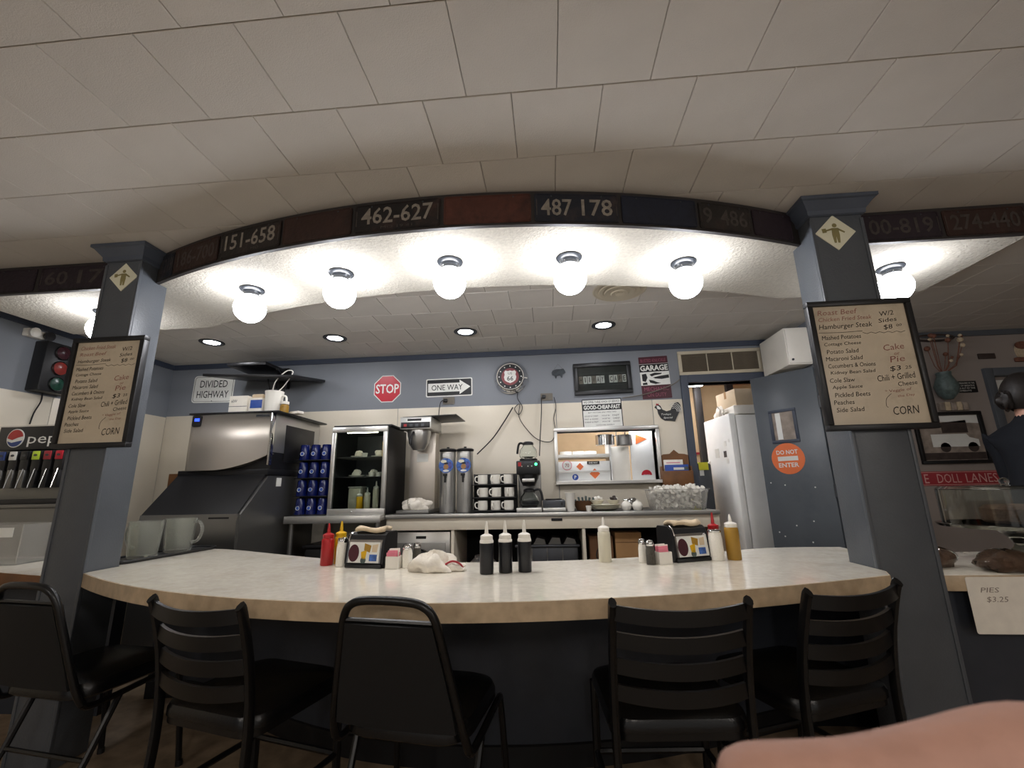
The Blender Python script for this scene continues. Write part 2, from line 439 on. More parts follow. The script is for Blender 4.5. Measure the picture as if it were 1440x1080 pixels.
# ================================================================== LICENCE PLATES
plates = [(-3.19, -2.92, 'purple_brown', '', 'dark', 'dark plum licence plate with no readable number, at the fascia end over the traffic light'),
 (-2.90, -2.40, 'purple_brown', '60 171', 'dim', 'dark plum licence plate reading 60 171 beside the post'),
 (-2.10, -1.995, 'navy', '1219', 'dim', 'narrow bent dark licence plate reading 1219 against the post'),
 (-1.985, -1.64, 'brown', '186-700', 'dim', 'brown licence plate with worn number 186-700'),
 (-1.63, -1.25, 'char', '151-658', 'lit', 'charcoal licence plate with pale number 151-658'),
 (-1.24, -.87, 'brown', '', 'dark', 'dark brown rusty licence plate with no readable number'),
 (-.86, -.445, 'black', '462-627', 'lit', 'black licence plate with large pale number 462-627'),
 (-.435, -.035, 'rust', '', 'dark', 'rust red licence plate with no readable number'),
 (-.025, .36, 'navy', '487 178', 'lit2', 'dark slate licence plate with number 487 178'),
 (.37, .73, 'deep_blue', '', 'dark', 'deep blue licence plate with faded unreadable number'),
 (.74, 1.01, 'char', '9 486', 'dim', 'charcoal licence plate with faded number 9 486'),
 (1.02, 1.245, 'purple_brown', '', 'dark', 'dark plum licence plate half hidden by the post with the cake stand beside it'),
 (1.56, 1.97, 'purple_brown', '100-819', 'dim', 'dark plum licence plate reading 100-819'),
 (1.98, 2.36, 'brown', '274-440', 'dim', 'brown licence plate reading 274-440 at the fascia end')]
for xa, xb, pc, s, dm, lab in plates:
    xm = (xa+xb)/2; ya, yb = yfront(xa), yfront(xb); ang = math.atan2(yb-ya, xb-xa); w2 = math.hypot(xb-xa, yb-ya)*.985
    t = thing('licence_plate', lab, 'licence plate', (xm, yfront(xm), SZ+.077), ang, 'licence plates along the fascia')
    b = MB(); b.prism(rrect(w2, .142, .012), -.0045, 0, 'xz'); b.build('plate', 'plate_'+pc, t, smooth=False)
    rim = [(x, z) for x, z in rrect(w2-.012, .13, .010)]
    MB().tube([(x, -.0045, z) for x, z in rim], .0022, 5, True).build('rim', 'plate_'+pc, t)
    for sx in (-1, 1): MB().lathe([(.004, 0), (.004, .002), (.001, .003)], 8, T=Matrix.Translation((sx*w2*.3, -.0045, .057)) @ Matrix.Rotation(PI/2, 4, 'X')).build('bolt', 'pewter', t)
    if s:
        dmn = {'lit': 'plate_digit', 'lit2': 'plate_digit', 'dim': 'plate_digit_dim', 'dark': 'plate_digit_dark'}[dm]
        wd = w2*.86
        ws = s.split(' '); tot = sum(len(q) for q in ws)+.8*(len(ws)-1); x = -wd/2
        for q in ws:
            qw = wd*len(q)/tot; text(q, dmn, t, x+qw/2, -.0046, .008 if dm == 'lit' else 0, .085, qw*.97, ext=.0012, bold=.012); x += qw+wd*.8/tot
        if s == '462-627': text('MO 19 41', 'plate_digit_dim', t, .0, -.0046, -.054, .014, .15, ext=.001)
        if s == '151-658': text('MO', 'plate_digit_dim', t, .04, -.0046, -.052, .014, .05, ext=.001)
    for sx in (-1, 1):
        if s: MB().box(sx*w2*.475-.002, sx*w2*.475+.002, -.006, -.0045, -.04, .04).build('side_mark', 'plate_digit_dim', t)

# ================================================================== LIGHTS
def globe_light(x, y, label, group):
    t = thing('globe_ceiling_light', label, 'ceiling light', (x, y, SZ), 0, group)
    MB().lathe([(.02, 0), (.064, 0), (.067, -.006), (.06, -.014), (.05, -.018), (.046, -.03), (.02, -.03)], 28).build('canopy_ring', 'canopy_dark', t)
    MB().lathe([(.044, -.028), (.044, -.045), (.03, -.045)], 24).build('globe_holder', 'canopy_dark', t)
    g = .083
    MB().lathe([(max(1e-6, g*math.sin(a)), -.118+g*math.cos(a)) for a in [R(28)+(PI-R(28))*k/16 for k in range(17)]], 28).build('globe', 'opal', t)
    for k in range(3): MB().tube([(.043*math.cos(k*2.1), .043*math.sin(k*2.1), -.038), (.053*math.cos(k*2.1), .053*math.sin(k*2.1), -.038)], .002, 6).build('thumb_screw', 'chrome', t)
    return t
gl = globe_light(-1.678, 2.225, 'lit white globe light behind the plate numbered 151-658', 'globe lights under the curved soffit')
for x, y, s in ((-1.082, 2.096, 'behind the dark brown numberless plate'), (-.473, 2.045, 'behind the joint of plate 462-627 and the rust red plate'), (.142, 2.075, 'behind the dark slate plate with number 487 178'), (.752, 2.2, 'behind the faded charcoal plate close to the capital')):
    dup(gl, (x, y, SZ), label='lit white globe light '+s)
dup(gl, (-2.80, 2.42, SZ), label='lit white globe light above the soda fountain, half hidden by the post').pop('group')
dup(gl, (1.93, 2.40, SZ), label='lit white globe light above the cake stand, half hidden by the menu board').pop('group')

def can(x, y, first=None):
    t = thing('recessed_ceiling_light', 'round recessed ceiling light over the ice machine', 'ceiling light', (x, y, CEIL), 0, 'recessed lights by the back wall')
    MB().lathe([(.10, -.0005), (.10, -.005), (.09, -.010), (.066, -.007), (.062, -.001), (.10, -.0005)], 28).build('trim_ring', 'pewter', t)
    MB().lathe([(.001, -.004), (.05, -.0035), (.064, -.0015)], 24).build('lens', 'can_light', t)
    return t
c0 = can(-2.96, 3.50)
for x, s in ((-1.84, 'over the glass door cooler'), (-.675, 'over the one way sign and mug rack'), (.50, 'over the long letter picture frame')): dup(c0, (x, 3.54, CEIL), label='round recessed ceiling light '+s)
t = thing('round_air_diffuser', 'round cream ceiling air diffuser with concentric rings', 'air vent', (.53, 2.87, CEIL))
for k, (r1, z) in enumerate(((.185, -.004), (.145, -.012), (.105, -.02), (.062, -.028))):
    MB().lathe([(r1, -.0005 if k == 0 else z+.006), (r1-.006, z), (r1-.03, z+.006), (r1-.034, z+.012)], 32).build('ring', 'vent_cream', t)
MB().lathe([(.02, -.0005), (.02, -.02), (.03, -.03), (.001, -.032)], 16).build('hub', 'vent_cream', t)

# unseen pendants, added behind the camera to light the front ceiling and chairs
def pendant(x, y, first=None):
    t = thing('fill_pendant', 'added unseen globe pendant lamp towards the blue wall', 'pendant lamp', (x, y, CEIL), 0, 'added fill pendants behind the camera')
    MB().lathe([(.001, -.025), (.03, -.022), (.06, -.006), (.06, -.0005)], 16).build('ceiling_rose', 'pewter', t)
    MB().tube([(0, 0, -.02), (0, 0, -.38)], .006, 6).build('stem', 'pewter', t)
    MB().sphere((0, 0, -.50), .13, 20).build('globe', 'opal_fill', t)
    return t
p0 = pendant(-2.3, -1.3)
for x, y, s in ((.2, -1.5, 'between two others'), (2.7, -1.2, 'towards the greige end wall')): dup(p0, (x, y, CEIL), label='added unseen globe pendant lamp '+s)

# ================================================================== FRONT COUNTER
CT = .785
FP = np.array([(-2.13, 1.975), (-1.67, 1.73), (-1.16, 1.535), (-.746, 1.469), (-.4, 1.455), (-.043, 1.48), (.517, 1.60), (.84, 1.70), (1.24, 1.86)])
fc = np.polyfit(FP[:, 0], FP[:, 1], 4)
def cfront(x): return float(np.polyval(fc, x))
BP = [(1.522, 2.61), (1.157, 2.60), (.727, 2.43), (.247, 2.27), (-.26, 2.20), (-.752, 2.225), (-1.217, 2.36), (-1.91, 2.70), (-2.13, 2.77), (-2.34, 2.75)]
bk = [(p.x, p.y) for p in smooth_path([(x, y, 0) for x, y in BP], 5)]
fx = [-2.13+(1.24+2.13)*i/48 for i in range(49)]
fr = [(x, cfront(x)) for x in fx]
t = thing('lunch_counter', 'curved cream laminate lunch counter with speckled top and dark base', 'counter', (0, 0, 0))
poly = fr+[(1.281, 1.94), (1.281, 2.16), (1.522, 2.165)]+bk+[(-2.34, 2.165), (-2.138, 2.165), (-2.138, 2.0)]
MB().prism(poly, CT-.045, CT, 'xy').build('counter_top', 'laminate', t, smooth=False)
b = MB(); v = []; f = []
edge = [(-2.138, 2.0)]+fr+[(1.281, 1.94)]
n = len(edge)
for i, (x, y) in enumerate(edge):
    a = edge[max(0, i-1)]; c = edge[min(n-1, i+1)]; d = Vector((c[0]-a[0], c[1]-a[1], 0)).normalized(); nx_, ny_ = d.y, -d.x
    v += [(x, y, CT-.058), (x+nx_*.004, y+ny_*.004, CT-.058), (x+nx_*.004, y+ny_*.004, CT-.0012), (x, y, CT-.0012)]
for i in range(n-1):
    for k in range(4): f.append((4*i+k, 4*i+(k+1) % 4, 4*i+4+(k+1) % 4, 4*i+4+k))
f += [(0, 1, 2, 3), (4*n-1, 4*n-2, 4*n-3, 4*n-4)]
b.add(v, f).build('edge_band', 'laminate_edge', t)
b = MB(); v = []; f = []; q = list(reversed(bk)); n = len(q)
for x, y in q: v += [(x, y-.10, 0), (x, y-.03, 0), (x, y-.03, CT-.046), (x, y-.10, CT-.046)]
for i in range(n-1):
    for k in range(4): f.append((4*i+k, 4*i+(k+1) % 4, 4*i+4+(k+1) % 4, 4*i+4+k))
f += [(0, 1, 2, 3), (4*n-1, 4*n-2, 4*n-3, 4*n-4)]
b.add(v, f).build('base_panel', 'counter_base', t)
b = MB(); v = []; f = []
for x, y in q: v += [(x, y-.108, 0), (x, y-.10, 0), (x, y-.10, .09), (x, y-.108, .085)]
for i in range(n-1):
    for k in range(4): f.append((4*i+k, 4*i+(k+1) % 4, 4*i+4+(k+1) % 4, 4*i+4+k))
b.add(v, f).build('kick_strip', 'black_plastic', t)

# side counters left and right of the posts
t = thing('side_counter', 'cream counter with brown wooden edge beside the soda fountain', 'counter', (0, 0, 0))
MB().prism([(-2.36, 2.0), (-2.70, 2.09), (-3.2, 2.17), (-3.88, 2.2), (-3.88, 2.60), (-2.40, 2.60), (-2.40, 2.3), (-2.36, 2.3)], .735, .77, 'xy').build('counter_top', 'laminate', t, smooth=False)
b = MB(); e = [(-2.352, 1.996), (-2.70, 2.086), (-3.2, 2.166), (-3.88, 2.196)]
for p, q2 in zip(e[:-1], e[1:]): b.prism([p, q2, (q2[0], q2[1]+.01), (p[0], p[1]+.01)], .71, .769, 'xy')
b.build('edge_band', 'wood_brown', t, smooth=False)
MB().box(-3.88, -2.42, 2.45, 2.52, 0, .735).build('base_panel', 'counter_base', t, smooth=False)
t = thing('display_counter', 'cream topped display counter with dark front beside the post', 'counter', (0, 0, 0))
MB().box(1.53, 3.4, 2.02, 2.62, .715, .755, .003).build('counter_top', 'laminate', t)
MB().box(1.53, 3.4, 2.012, 2.02, .695, .753, .002).build('edge_band', 'laminate_edge', t)
MB().box(1.53, 3.4, 2.06, 2.58, 0, .715).build('base_panel', 'counter_base', t, smooth=False)

# ================================================================== CHAIRS
def ladder_chair(label, loc, rz):
    t = thing('ladder_back_chair', label, 'chair', loc, rz, 'ladder back chairs at the counter')
    W = .195; H = .80
    for s in (-1, 1):
        MB().tube(smooth_path([(s*(W+.005), -.055, 0), (s*W, -.01, .25), (s*W, 0, .44), (s*W, -.02, .62), (s*W, -.062, .775), (s*W, -.075, H)], 5), .0165, 8, flat=.75).build('back_post', 'black_metal', t)
        MB().tube([(s*W, .40, 0), (s*W, .385, .43)], .0145, 8).build('front_leg', 'black_metal', t)
        MB().tube([(s*W, -.012, .20), (s*W, .392, .20)], .010, 6).build('side_stretcher', 'black_metal', t)
    for z, y0, hh in ((.772, -.063, .042), (.695, -.035, .042), (.622, -.018, .042), (.550, -.008, .042)):
        b = MB(); v = []; f = []; m = 12
        for i in range(m+1):
            u = -1+2*i/m; x = u*W; y = y0-.035*(1-u*u); dz = -.012*(1-u*u)
            v += [(x, y-.006, z-hh/2+dz), (x, y+.006, z-hh/2+dz), (x, y+.006, z+hh/2+dz), (x, y-.006, z+hh/2+dz)]
        for i in range(m):
            for k in range(4): f.append((4*i+k, 4*i+(k+1) % 4, 4*i+4+(k+1) % 4, 4*i+4+k))
        f += [(0, 1, 2, 3), (4*m+3, 4*m+2, 4*m+1, 4*m)]
        b.add(v, f).build('back_slat', 'black_metal', t)
    MB().prism(rrect(.40, .40, .06, 5, 0, .205), .415, .435, 'xy').build('seat_frame', 'black_metal', t)
    b = MB()
    pr = [(0, .435), (1, .437), (1.0, .455), (.97, .470), (.85, .482), (.5, .488), (0.001, .489)]
    b2 = []; base = rrect(.415, .415, .075, 6, 0, .205); n = len(base); v = []; f = []
    for s, z in pr[1:]: v += [(x*s, .205+(y-.205)*s, z) for x, y in base]
    for j in range(len(pr)-2):
        for k in range(n): f.append((j*n+k, j*n+(k+1) % n, (j+1)*n+(k+1) % n, (j+1)*n+k))
    f.append(tuple(range(n)))
    b.add(v, f).build('seat_cushion', 'black_vinyl', t)
    MB().tube([(-W, .39, .20), (W, .39, .20)], .010, 6).build('front_stretcher', 'black_metal', t)
    MB().tube([(-W, -.012, .26), (W, -.012, .26)], .010, 6).build('rear_stretcher', 'black_metal', t)
    return t
lc = ladder_chair('black metal ladder-back chair standing closest to the post with the pitcher tray', (-1.10, 1.47, 0), R(-15))
dup(lc, (.355, 1.48, 0), R(4), 'black metal ladder-back chair in front of the white squeeze bottle')
dup(lc, (.925, 1.66, 0), R(22), 'black metal ladder-back chair standing closest to the post with the cake stand')

def stack_chair(label, loc, rz):
    t = thing('stacking_chair', label, 'chair', loc, rz, 'stacking chairs at the counter')
    # side frames: back tube down, along the seat, front leg, and a rear leg
    arch = [(-.215, .03, .40), (-.205, 0, .47), (-.165, -.05, .68), (-.145, -.07, .765), (-.115, -.08, .80), (-.06, -.084, .812), (.06, -.084, .812), (.115, -.08, .80), (.145, -.07, .765), (.165, -.05, .68), (.205, 0, .47), (.215, .03, .40)]
    MB().tube(smooth_path(arch, 5), .0125, 10).build('back_frame', 'black_metal', t)
    v = []; f = []; b = MB(); rowsz = [(.455, .190, .0), (.53, .180, -.016), (.62, .164, -.036), (.70, .148, -.055), (.745, .140, -.065)]
    for z, w2, y in rowsz:
        for k in range(9):
            u = -1+2*k/8; v.append((u*w2, y-.010-.010*(1-u*u), z))
    o = len(v); v += [(x, y+.03+.01*(1-(x/.19)**2), z) for x, y, z in v]
    for base, fl in ((0, 1), (o, -1)):
        for j in range(4):
            for k in range(8):
                a = base+j*9+k; f.append((a, a+1, a+10, a+9))
    ring = [k for k in range(9)]+[j*9+8 for j in range(1, 5)]+[36+k for k in range(7, -1, -1)]+[j*9 for j in range(3, 0, -1)]
    for a, c in zip(ring, ring[1:]+ring[:1]): f.append((a, c, c+o, a+o))
    b.add(v, f).build('back_pad', 'dark_fabric', t)
    MB().tube([(-.138, -.066, .752), (.138, -.066, .752)], .008, 8).build('back_rail', 'black_metal', t)
    for s in (-1, 1):
        MB().tube(smooth_path([(s*.215, .03, .40), (s*.215, .07, .385), (s*.213, .25, .395), (s*.21, .36, .40), (s*.205, .405, .37), (s*.212, .43, .2), (s*.22, .45, 0)], 5), .0115, 8).build('seat_rail', 'black_metal', t)
        MB().tube([(s*.212, .16, .388), (s*.205, .08, .2), (s*.20, -.03, 0)], .0115, 8).build('rear_leg', 'black_metal', t)
        MB().lathe([(.014, 0), (.014, .02), (.011, .022)], 10, (s*.22, .45, 0)).build('foot_cap', 'black_plastic', t)
    base = rrect(.41, .40, .09, 6, 0, .215); n = len(base); v = []; f = []
    pr = [(.95, .405), (1, .413), (1.0, .440), (.96, .457), (.82, .470), (.45, .476)]
    for s, z in pr: v += [(x*s, .215+(y-.215)*s, z) for x, y in base]
    for j in range(len(pr)-1):
        for k in range(n): f.append((j*n+k, j*n+(k+1) % n, (j+1)*n+(k+1) % n, (j+1)*n+k))
    f += [tuple(reversed(range(n))), tuple(range((len(pr)-1)*n, len(pr)*n))]
    MB().add(v, f).build('seat_cushion', 'black_vinyl', t)
    MB().tube([(-.206, .08, .2), (.206, .08, .2)], .008, 6).build('cross_bar', 'black_metal', t)
    return t
st = stack_chair('black padded stacking chair with arched back at the middle of the counter', (-.475, 1.44, 0), R(-9))
dup(st, (-1.915, 1.66, 0), R(-9), 'black padded stacking chair with arched back beside the post with the pitcher tray')

# ================================================================== MENU BOARDS AND SIGNS ON THE POSTS
ITEMS = ['Mashed Potatoes', 'Cottage Cheese', 'Potato Salad', 'Macaroni Salad', 'Cucumbers & Onions', 'Kidney Bean Salad', 'Cole Slaw', 'Apple Sauce', 'Pickled Beets', 'Peaches', 'Side Salad']
def menu(cx, cz, w2, h2, label, heads, left):
    t = thing('menu_board', label, 'menu board', (cx, 1.9755, cz-h2/2)); fr_ = .024
    b = MB()
    b.box(-w2/2, w2/2, -.034, 0, 0, fr_, .003); b.box(-w2/2, w2/2, -.034, 0, h2-fr_, h2, .003)
    b.box(-w2/2, -w2/2+fr_, -.034, 0, fr_, h2-fr_, .003); b.box(w2/2-fr_, w2/2, -.034, 0, fr_, h2-fr_, .003)
    b.build('frame', 'black_plastic', t)
    MB().box(-w2/2+fr_, w2/2-fr_, -.022, -.002, fr_, h2-fr_).build('writing_surface', 'whiteboard', t, smooth=False)
    iw = w2-2*fr_; ih = h2-2*fr_; X = lambda u: -w2/2+fr_+u*iw; Zf = lambda v: h2-fr_-v*ih; yy = -.0222
    for s, m, u, v, hh, ww in heads: text(s, m, t, X(u), yy, Zf(v), hh*ih, ww*iw, shear=.2, al='l', tilt=R(1.5))
    for k, s in enumerate(ITEMS):
        text(s, 'ink_black', t, X(.05+.012*(k % 3)), yy, Zf(.275+k*.0605), (.036 if left else .036)*ih, (.030+.0262*len(s))*iw, shear=.15, al='l', tilt=R(1.5))
    side = [('W/2', .72, .085, .04, .15), ('Sides', .69, .145, .035, .2), ('$8', .73, .205, .045, .10), ('00', .87, .19, .02, .06), ('Cake', .68, .38, .05, .22), ('or', .78, .435, .02, .06), ('Pie', .72, .48, .05, .16), ('$3', .70, .56, .045, .12), ('25', .86, .55, .025, .07),
            ('Chili + Grilled', .55, .635, .05, .40), ('Cheese', .75, .685, .035, .2), ('* Veggie of', .60, .745, .03, .28), ('the Day', .72, .785, .025, .18)]
    for s, u, v, hh, ww in side:
        text(s, 'ink_red' if s in ('Cake', 'or', 'Pie', '* Veggie of', 'the Day') else 'ink_black', t, X(u), yy, Zf(v), hh*ih, ww*iw, shear=.15, al='l', tilt=R(5))
    text('CORN', 'ink_black', t, X(.64), yy, Zf(.90), .065*ih, .27*iw, shear=.2, al='l', tilt=R(3))
    zz = [(X(.50+.045*k), yy, Zf(.245+(.012 if k % 2 else 0)-.006)) for k in range(11)]
    MB().tube(zz, .0009, 4).build('wavy_line', 'ink_black', t)
    MB().tube([(X(.03), yy, Zf(.228)), (X(.25), yy, Zf(.232)), (X(.5), yy, Zf(.225))], .0009, 4).build('underline', 'ink_black', t)
    MB().tube(smooth_path([(X(.66), yy, Zf(.76)), (X(.60), yy, Zf(.80)), (X(.585), yy, Zf(.855)), (X(.60), yy, Zf(.87))], 4), .0009, 4).build('arrow', 'ink_black', t)
    return t
menu(-2.205, 1.633, .395, .562, 'black framed whiteboard menu on the post beside the pitchers, top lines smudged', [('Chicken Fried Steak', 'ink_red', .06, .06, .04, .55), ('Roast Beef', 'ink_red', .06, .125, .035, .42), ('Hamburger Steak', 'ink_black', .05, .20, .042, .52)], True)
menu(1.395, 1.622, .436, .58, 'black framed whiteboard menu on the post beside the cake stand, top lines in red', [('Roast Beef', 'ink_red', .05, .055, .045, .44), ('Chicken Fried Steak', 'ink_red', .05, .115, .035, .58), ('Hamburger Steak', 'ink_black', .04, .185, .055, .58)], False)
def flagger(cx, cz, r, label):
    t = thing('diamond_flagger_sign', label, 'sign', (cx, 1.9798, cz))
    q = [(0, r), (r, 0), (0, -r), (-r, 0)]
    MB().prism(q, -.003, 0, 'xz').build('plate', 'sign_cream', t, smooth=False)
    g = 'mustard_fill'; m = 'wood_brown'; mm = 'olive_print'
    b = MB(); k = r/.085
    b.prism(disc(.010*k, 12, .0, .035*k), -.0036, -.003, 'xz')
    b.prism([(x*k, z*k) for x, z in ((-.014, .022), (.014, .022), (.016, -.012), (.012, -.05), (.003, -.05), (0, -.018), (-.003, -.05), (-.012, -.05), (-.016, -.012))], -.0036, -.003, 'xz')
    b.prism([(x*k, z*k) for x, z in ((-.04, .014), (-.012, .022), (-.012, .013), (-.04, .007))], -.0036, -.003, 'xz')
    b.prism([(x*k, z*k) for x, z in ((.012, .022), (.04, .002), (.036, -.004), (.012, .011))], -.0036, -.003, 'xz')
    b.prism([(x*k, z*k) for x, z in ((-.056, .02), (-.038, .022), (-.036, .002), (-.054, .0))], -.0036, -.003, 'xz')
    b.build('flagger_figure', mm, t, smooth=False)
mat('olive_print', '#857c4e', .5)
flagger(-2.23, 2.262, .081, 'small pale diamond sign with flagman figure on the post beside the pitchers')
flagger(1.386, 2.267, .091, 'small pale diamond sign with flagman figure on the post beside the cake stand')

# ================================================================== BACK WALL: SIGNS AND FITTINGS
WF = YB-.0005
def sign_thing(name, label, cat, x, z, tilt=0, y=WF, group=None):
    return thing(name, label, cat, (x, y, z), rot=(0, tilt, 0), group=group)
# DIVIDED HIGHWAY
t = sign_thing('divided_highway_sign', 'white metal road sign reading DIVIDED HIGHWAY', 'sign', -3.425, 2.172, R(1))
MB().prism(rrect(.445, .285, .035), -.004, 0, 'xz').build('plate', 'sign_white', t, smooth=False)
MB().tube([(x, -.004, z) for x, z in rrect(.418, .258, .028)], .0022, 5, True).build('border_line', 'sign_black', t)
text('DIVIDED', 'sign_black', t, 0, -.0042, .055, .075, .30, bold=.005); text('HIGHWAY', 'sign_black', t, 0, -.0042, -.055, .075, .345, bold=.005)
for z in (.125, -.125): MB().sphere((0, -.004, z), .005, 8).build('bolt', 'pewter', t)
# STOP
t = sign_thing('stop_sign', 'red octagonal stop sign with white border', 'sign', -1.577, 2.105)
def octo(r): return [(r*math.cos(R(22.5+45*k)), r*math.sin(R(22.5+45*k))) for k in range(8)]
MB().prism(octo(.148), -.004, 0, 'xz').build('plate', 'sign_white', t, smooth=False)
MB().prism(octo(.139), -.0052, -.004, 'xz').build('red_field', 'sign_red', t, smooth=False)
text('STOP', 'sign_white', t, 0, -.0054, 0, .095, .235, bold=.018)
# ONE WAY
t = sign_thing('one_way_sign', 'black one way sign with white arrow', 'sign', -.953, 2.096, R(-.5))
MB().prism(rrect(.462, .182, .014), -.004, 0, 'xz').build('plate', 'sign_white', t, smooth=False)
MB().prism(rrect(.442, .162, .010), -.005, -.004, 'xz').build('black_field', 'sign_black', t, smooth=False)
MB().prism([(-.21, .044), (.105, .044), (.105, .072), (.212, 0), (.105, -.072), (.105, -.044), (-.21, -.044)], -.0058, -.005, 'xz').build('arrow', 'sign_white', t, smooth=False)
text('ONE WAY', 'sign_black', t, -.02, -.006, 0, .056, .31, bold=.005)
# route clock
t = sign_thing('wall_clock', 'round chrome wall clock with white 66 shield on its black and red dial', 'clock', -.344, 2.168)
MB().lathe([(.165, 0), (.165, .012), (.15, .03), (.14, .055), (.132, .062), (.126, .062), (.126, .05), (.0001, .05)], 40, T=Matrix.Rotation(PI/2, 4, 'X')).build('case', 'chrome', t)
MB().prism(disc(.127, 36), -.053, -.0505, 'xz').build('dial', 'sign_black', t, smooth=False)
MB().tube([(.129*math.cos(R(10*k)), -.058, .129*math.sin(R(10*k))) for k in range(36)], .005, 6, True).build('bezel_ring', 'white_plastic', t)
MB().prism(disc(.085, 36), -.0542, -.053, 'xz').build('red_ring', 'maroon_ring', t, smooth=False)
sh = [(-.045, .062), (-.02, .055), (0, .062), (.02, .055), (.045, .062), (.058, .045), (.052, .02), (.06, -.005), (.052, -.035), (.03, -.052), (0, -.065), (-.03, -.052), (-.052, -.035), (-.06, -.005), (-.052, .02), (-.058, .045)]
MB().prism(sh, -.0555, -.0542, 'xz').build('shield', 'sign_white', t, smooth=False)
text('US', 'sign_black', t, 0, -.0558, .032, .022, .04); text('66', 'sign_black', t, 0, -.0558, -.018, .045, .06, bold=.01)
for k in range(12):
    a = 2*PI*k/12; MB().prism(disc(.006, 8, .107*math.sin(a), .107*math.cos(a)), -.054, -.053, 'xz').build('hour_mark', 'sign_white', t, smooth=False)
for k in range(9):
    a = R(195+k*19); MB().box(.145*math.cos(a)-.004, .145*math.cos(a)+.004, -.05, -.035, .145*math.sin(a)-.004, .145*math.sin(a)+.004).build('case_rivet', 'pewter', t)
MB().tube([(.118, -.058, -.01), (.165, -.05, -.02)], .004, 6).build('pull_switch', 'white_plastic', t)
# boar plaque
t = sign_thing('boar_plaque', 'small dark boar shaped plaque hung on a wire', 'wall plaque', .122, 2.20)
bo = [(-.065, .0), (-.055, .022), (-.02, .034), (.02, .034), (.05, .038), (.062, .02), (.07, 0), (.055, -.012), (.04, -.02), (.036, -.05), (.026, -.05), (.02, -.025), (-.015, -.03), (-.02, -.055), (-.03, -.055), (-.036, -.025), (-.055, -.02)]
MB().prism(bo, -.012, 0, 'xz').build('body', 'boar_dark', t, smooth=False)
MB().tube([(-.045, -.006, .026), (0, -.004, .085), (.045, -.006, .036)], .0012, 5).build('hanging_wire', 'pewter', t)
# letter frame
t = sign_thing('letter_picture_frame', 'wide black picture frame with row of letter photographs reading HI-WAY CAFE', 'picture frame', .54, 2.126, R(-1))
b = MB(); W, Hh, e = .545, .312, .04
for x0, x1, z0, z1 in ((-W/2, W/2, Hh/2-e, Hh/2), (-W/2, W/2, -Hh/2, -Hh/2+e), (-W/2, -W/2+e, -Hh/2+e, Hh/2-e), (W/2-e, W/2, -Hh/2+e, Hh/2-e)): b.box(x0, x1, -.028, 0, z0, z1, .006)
b.build('frame', 'sign_black', t)
MB().box(-W/2+e, W/2-e, -.008, 0, -Hh/2+e, Hh/2-e).build('mat_board', 'black_plastic', t, smooth=False)
for k in range(11):
    if k == 6: continue
    x = -.205+k*.041
    c = MB().box(x-.018, x+.018, -.0095, -.008, -.045, .028).build('letter_photo', 'sign_white' if k % 3 else 'photo_sepia', t, smooth=False)
    text('HI-WAY CAFE'[k], 'sign_black', c, x, -.0097, -.008, .05, .022 if 'HI-WAY CAFE'[k] not in '-I' else .008, bold=.02, name='letter')
for z in (.05, -.066): MB().box(-.215, .215, -.0095, -.008, z-.002, z+.002).build('mat_line', 'pewter', t, smooth=False)
MB().box(-W/2+e, W/2-e, -.0115, -.0105, -Hh/2+e, Hh/2-e).build('glazing', 'clear_glass', t, smooth=False)
# GARAGE sign
t = sign_thing('garage_sign', 'tall maroon black and white tin sign reading GARAGE MECHANIC ON DUTY', 'sign', 1.034, 2.118, R(-1.5))
MB().prism(rrect(.272, .412, .006), -.003, 0, 'xz').build('plate', 'maroon', t, smooth=False)
MB().box(-.136, .136, -.0036, -.003, -.075, .135).build('white_band', 'sign_white', t, smooth=False)
MB().box(-.136, .136, -.0040, -.0036, .055, .132).build('black_band', 'sign_black', t, smooth=False)
text('BUSTED KNUCKLE', 'maroon_light', t, 0, -.0032, .168, .032, .235); text('GARAGE', 'sign_white', t, 0, -.0042, .093, .055, .258, bold=.03)
text('MECHANIC', 'maroon_light', t, 0, -.0032, -.112, .036, .225); text('ON DUTY', 'maroon_light', t, 0, -.0032, -.168, .036, .175)
for q in ([(-.12, .035), (-.08, .04), (-.07, .0), (-.09, -.04), (-.12, -.03)], [(-.05, .03), (.0, .045), (.07, .04), (.06, .028), (0, .02), (-.03, .01)], [(-.02, .0), (.05, .012), (.13, .02), (.13, -.012), (.06, -.02), (.0, -.012)], [(-.06, -.02), (-.02, -.03), (.02, -.05), (.05, -.058), (.0, -.066), (-.05, -.05)], [(-.12, -.05), (-.08, -.045), (-.075, -.068), (-.12, -.07)]):
    MB().prism(q, -.0041, -.0036, 'xz').build('printed_arm', 'sign_black', t, smooth=False)
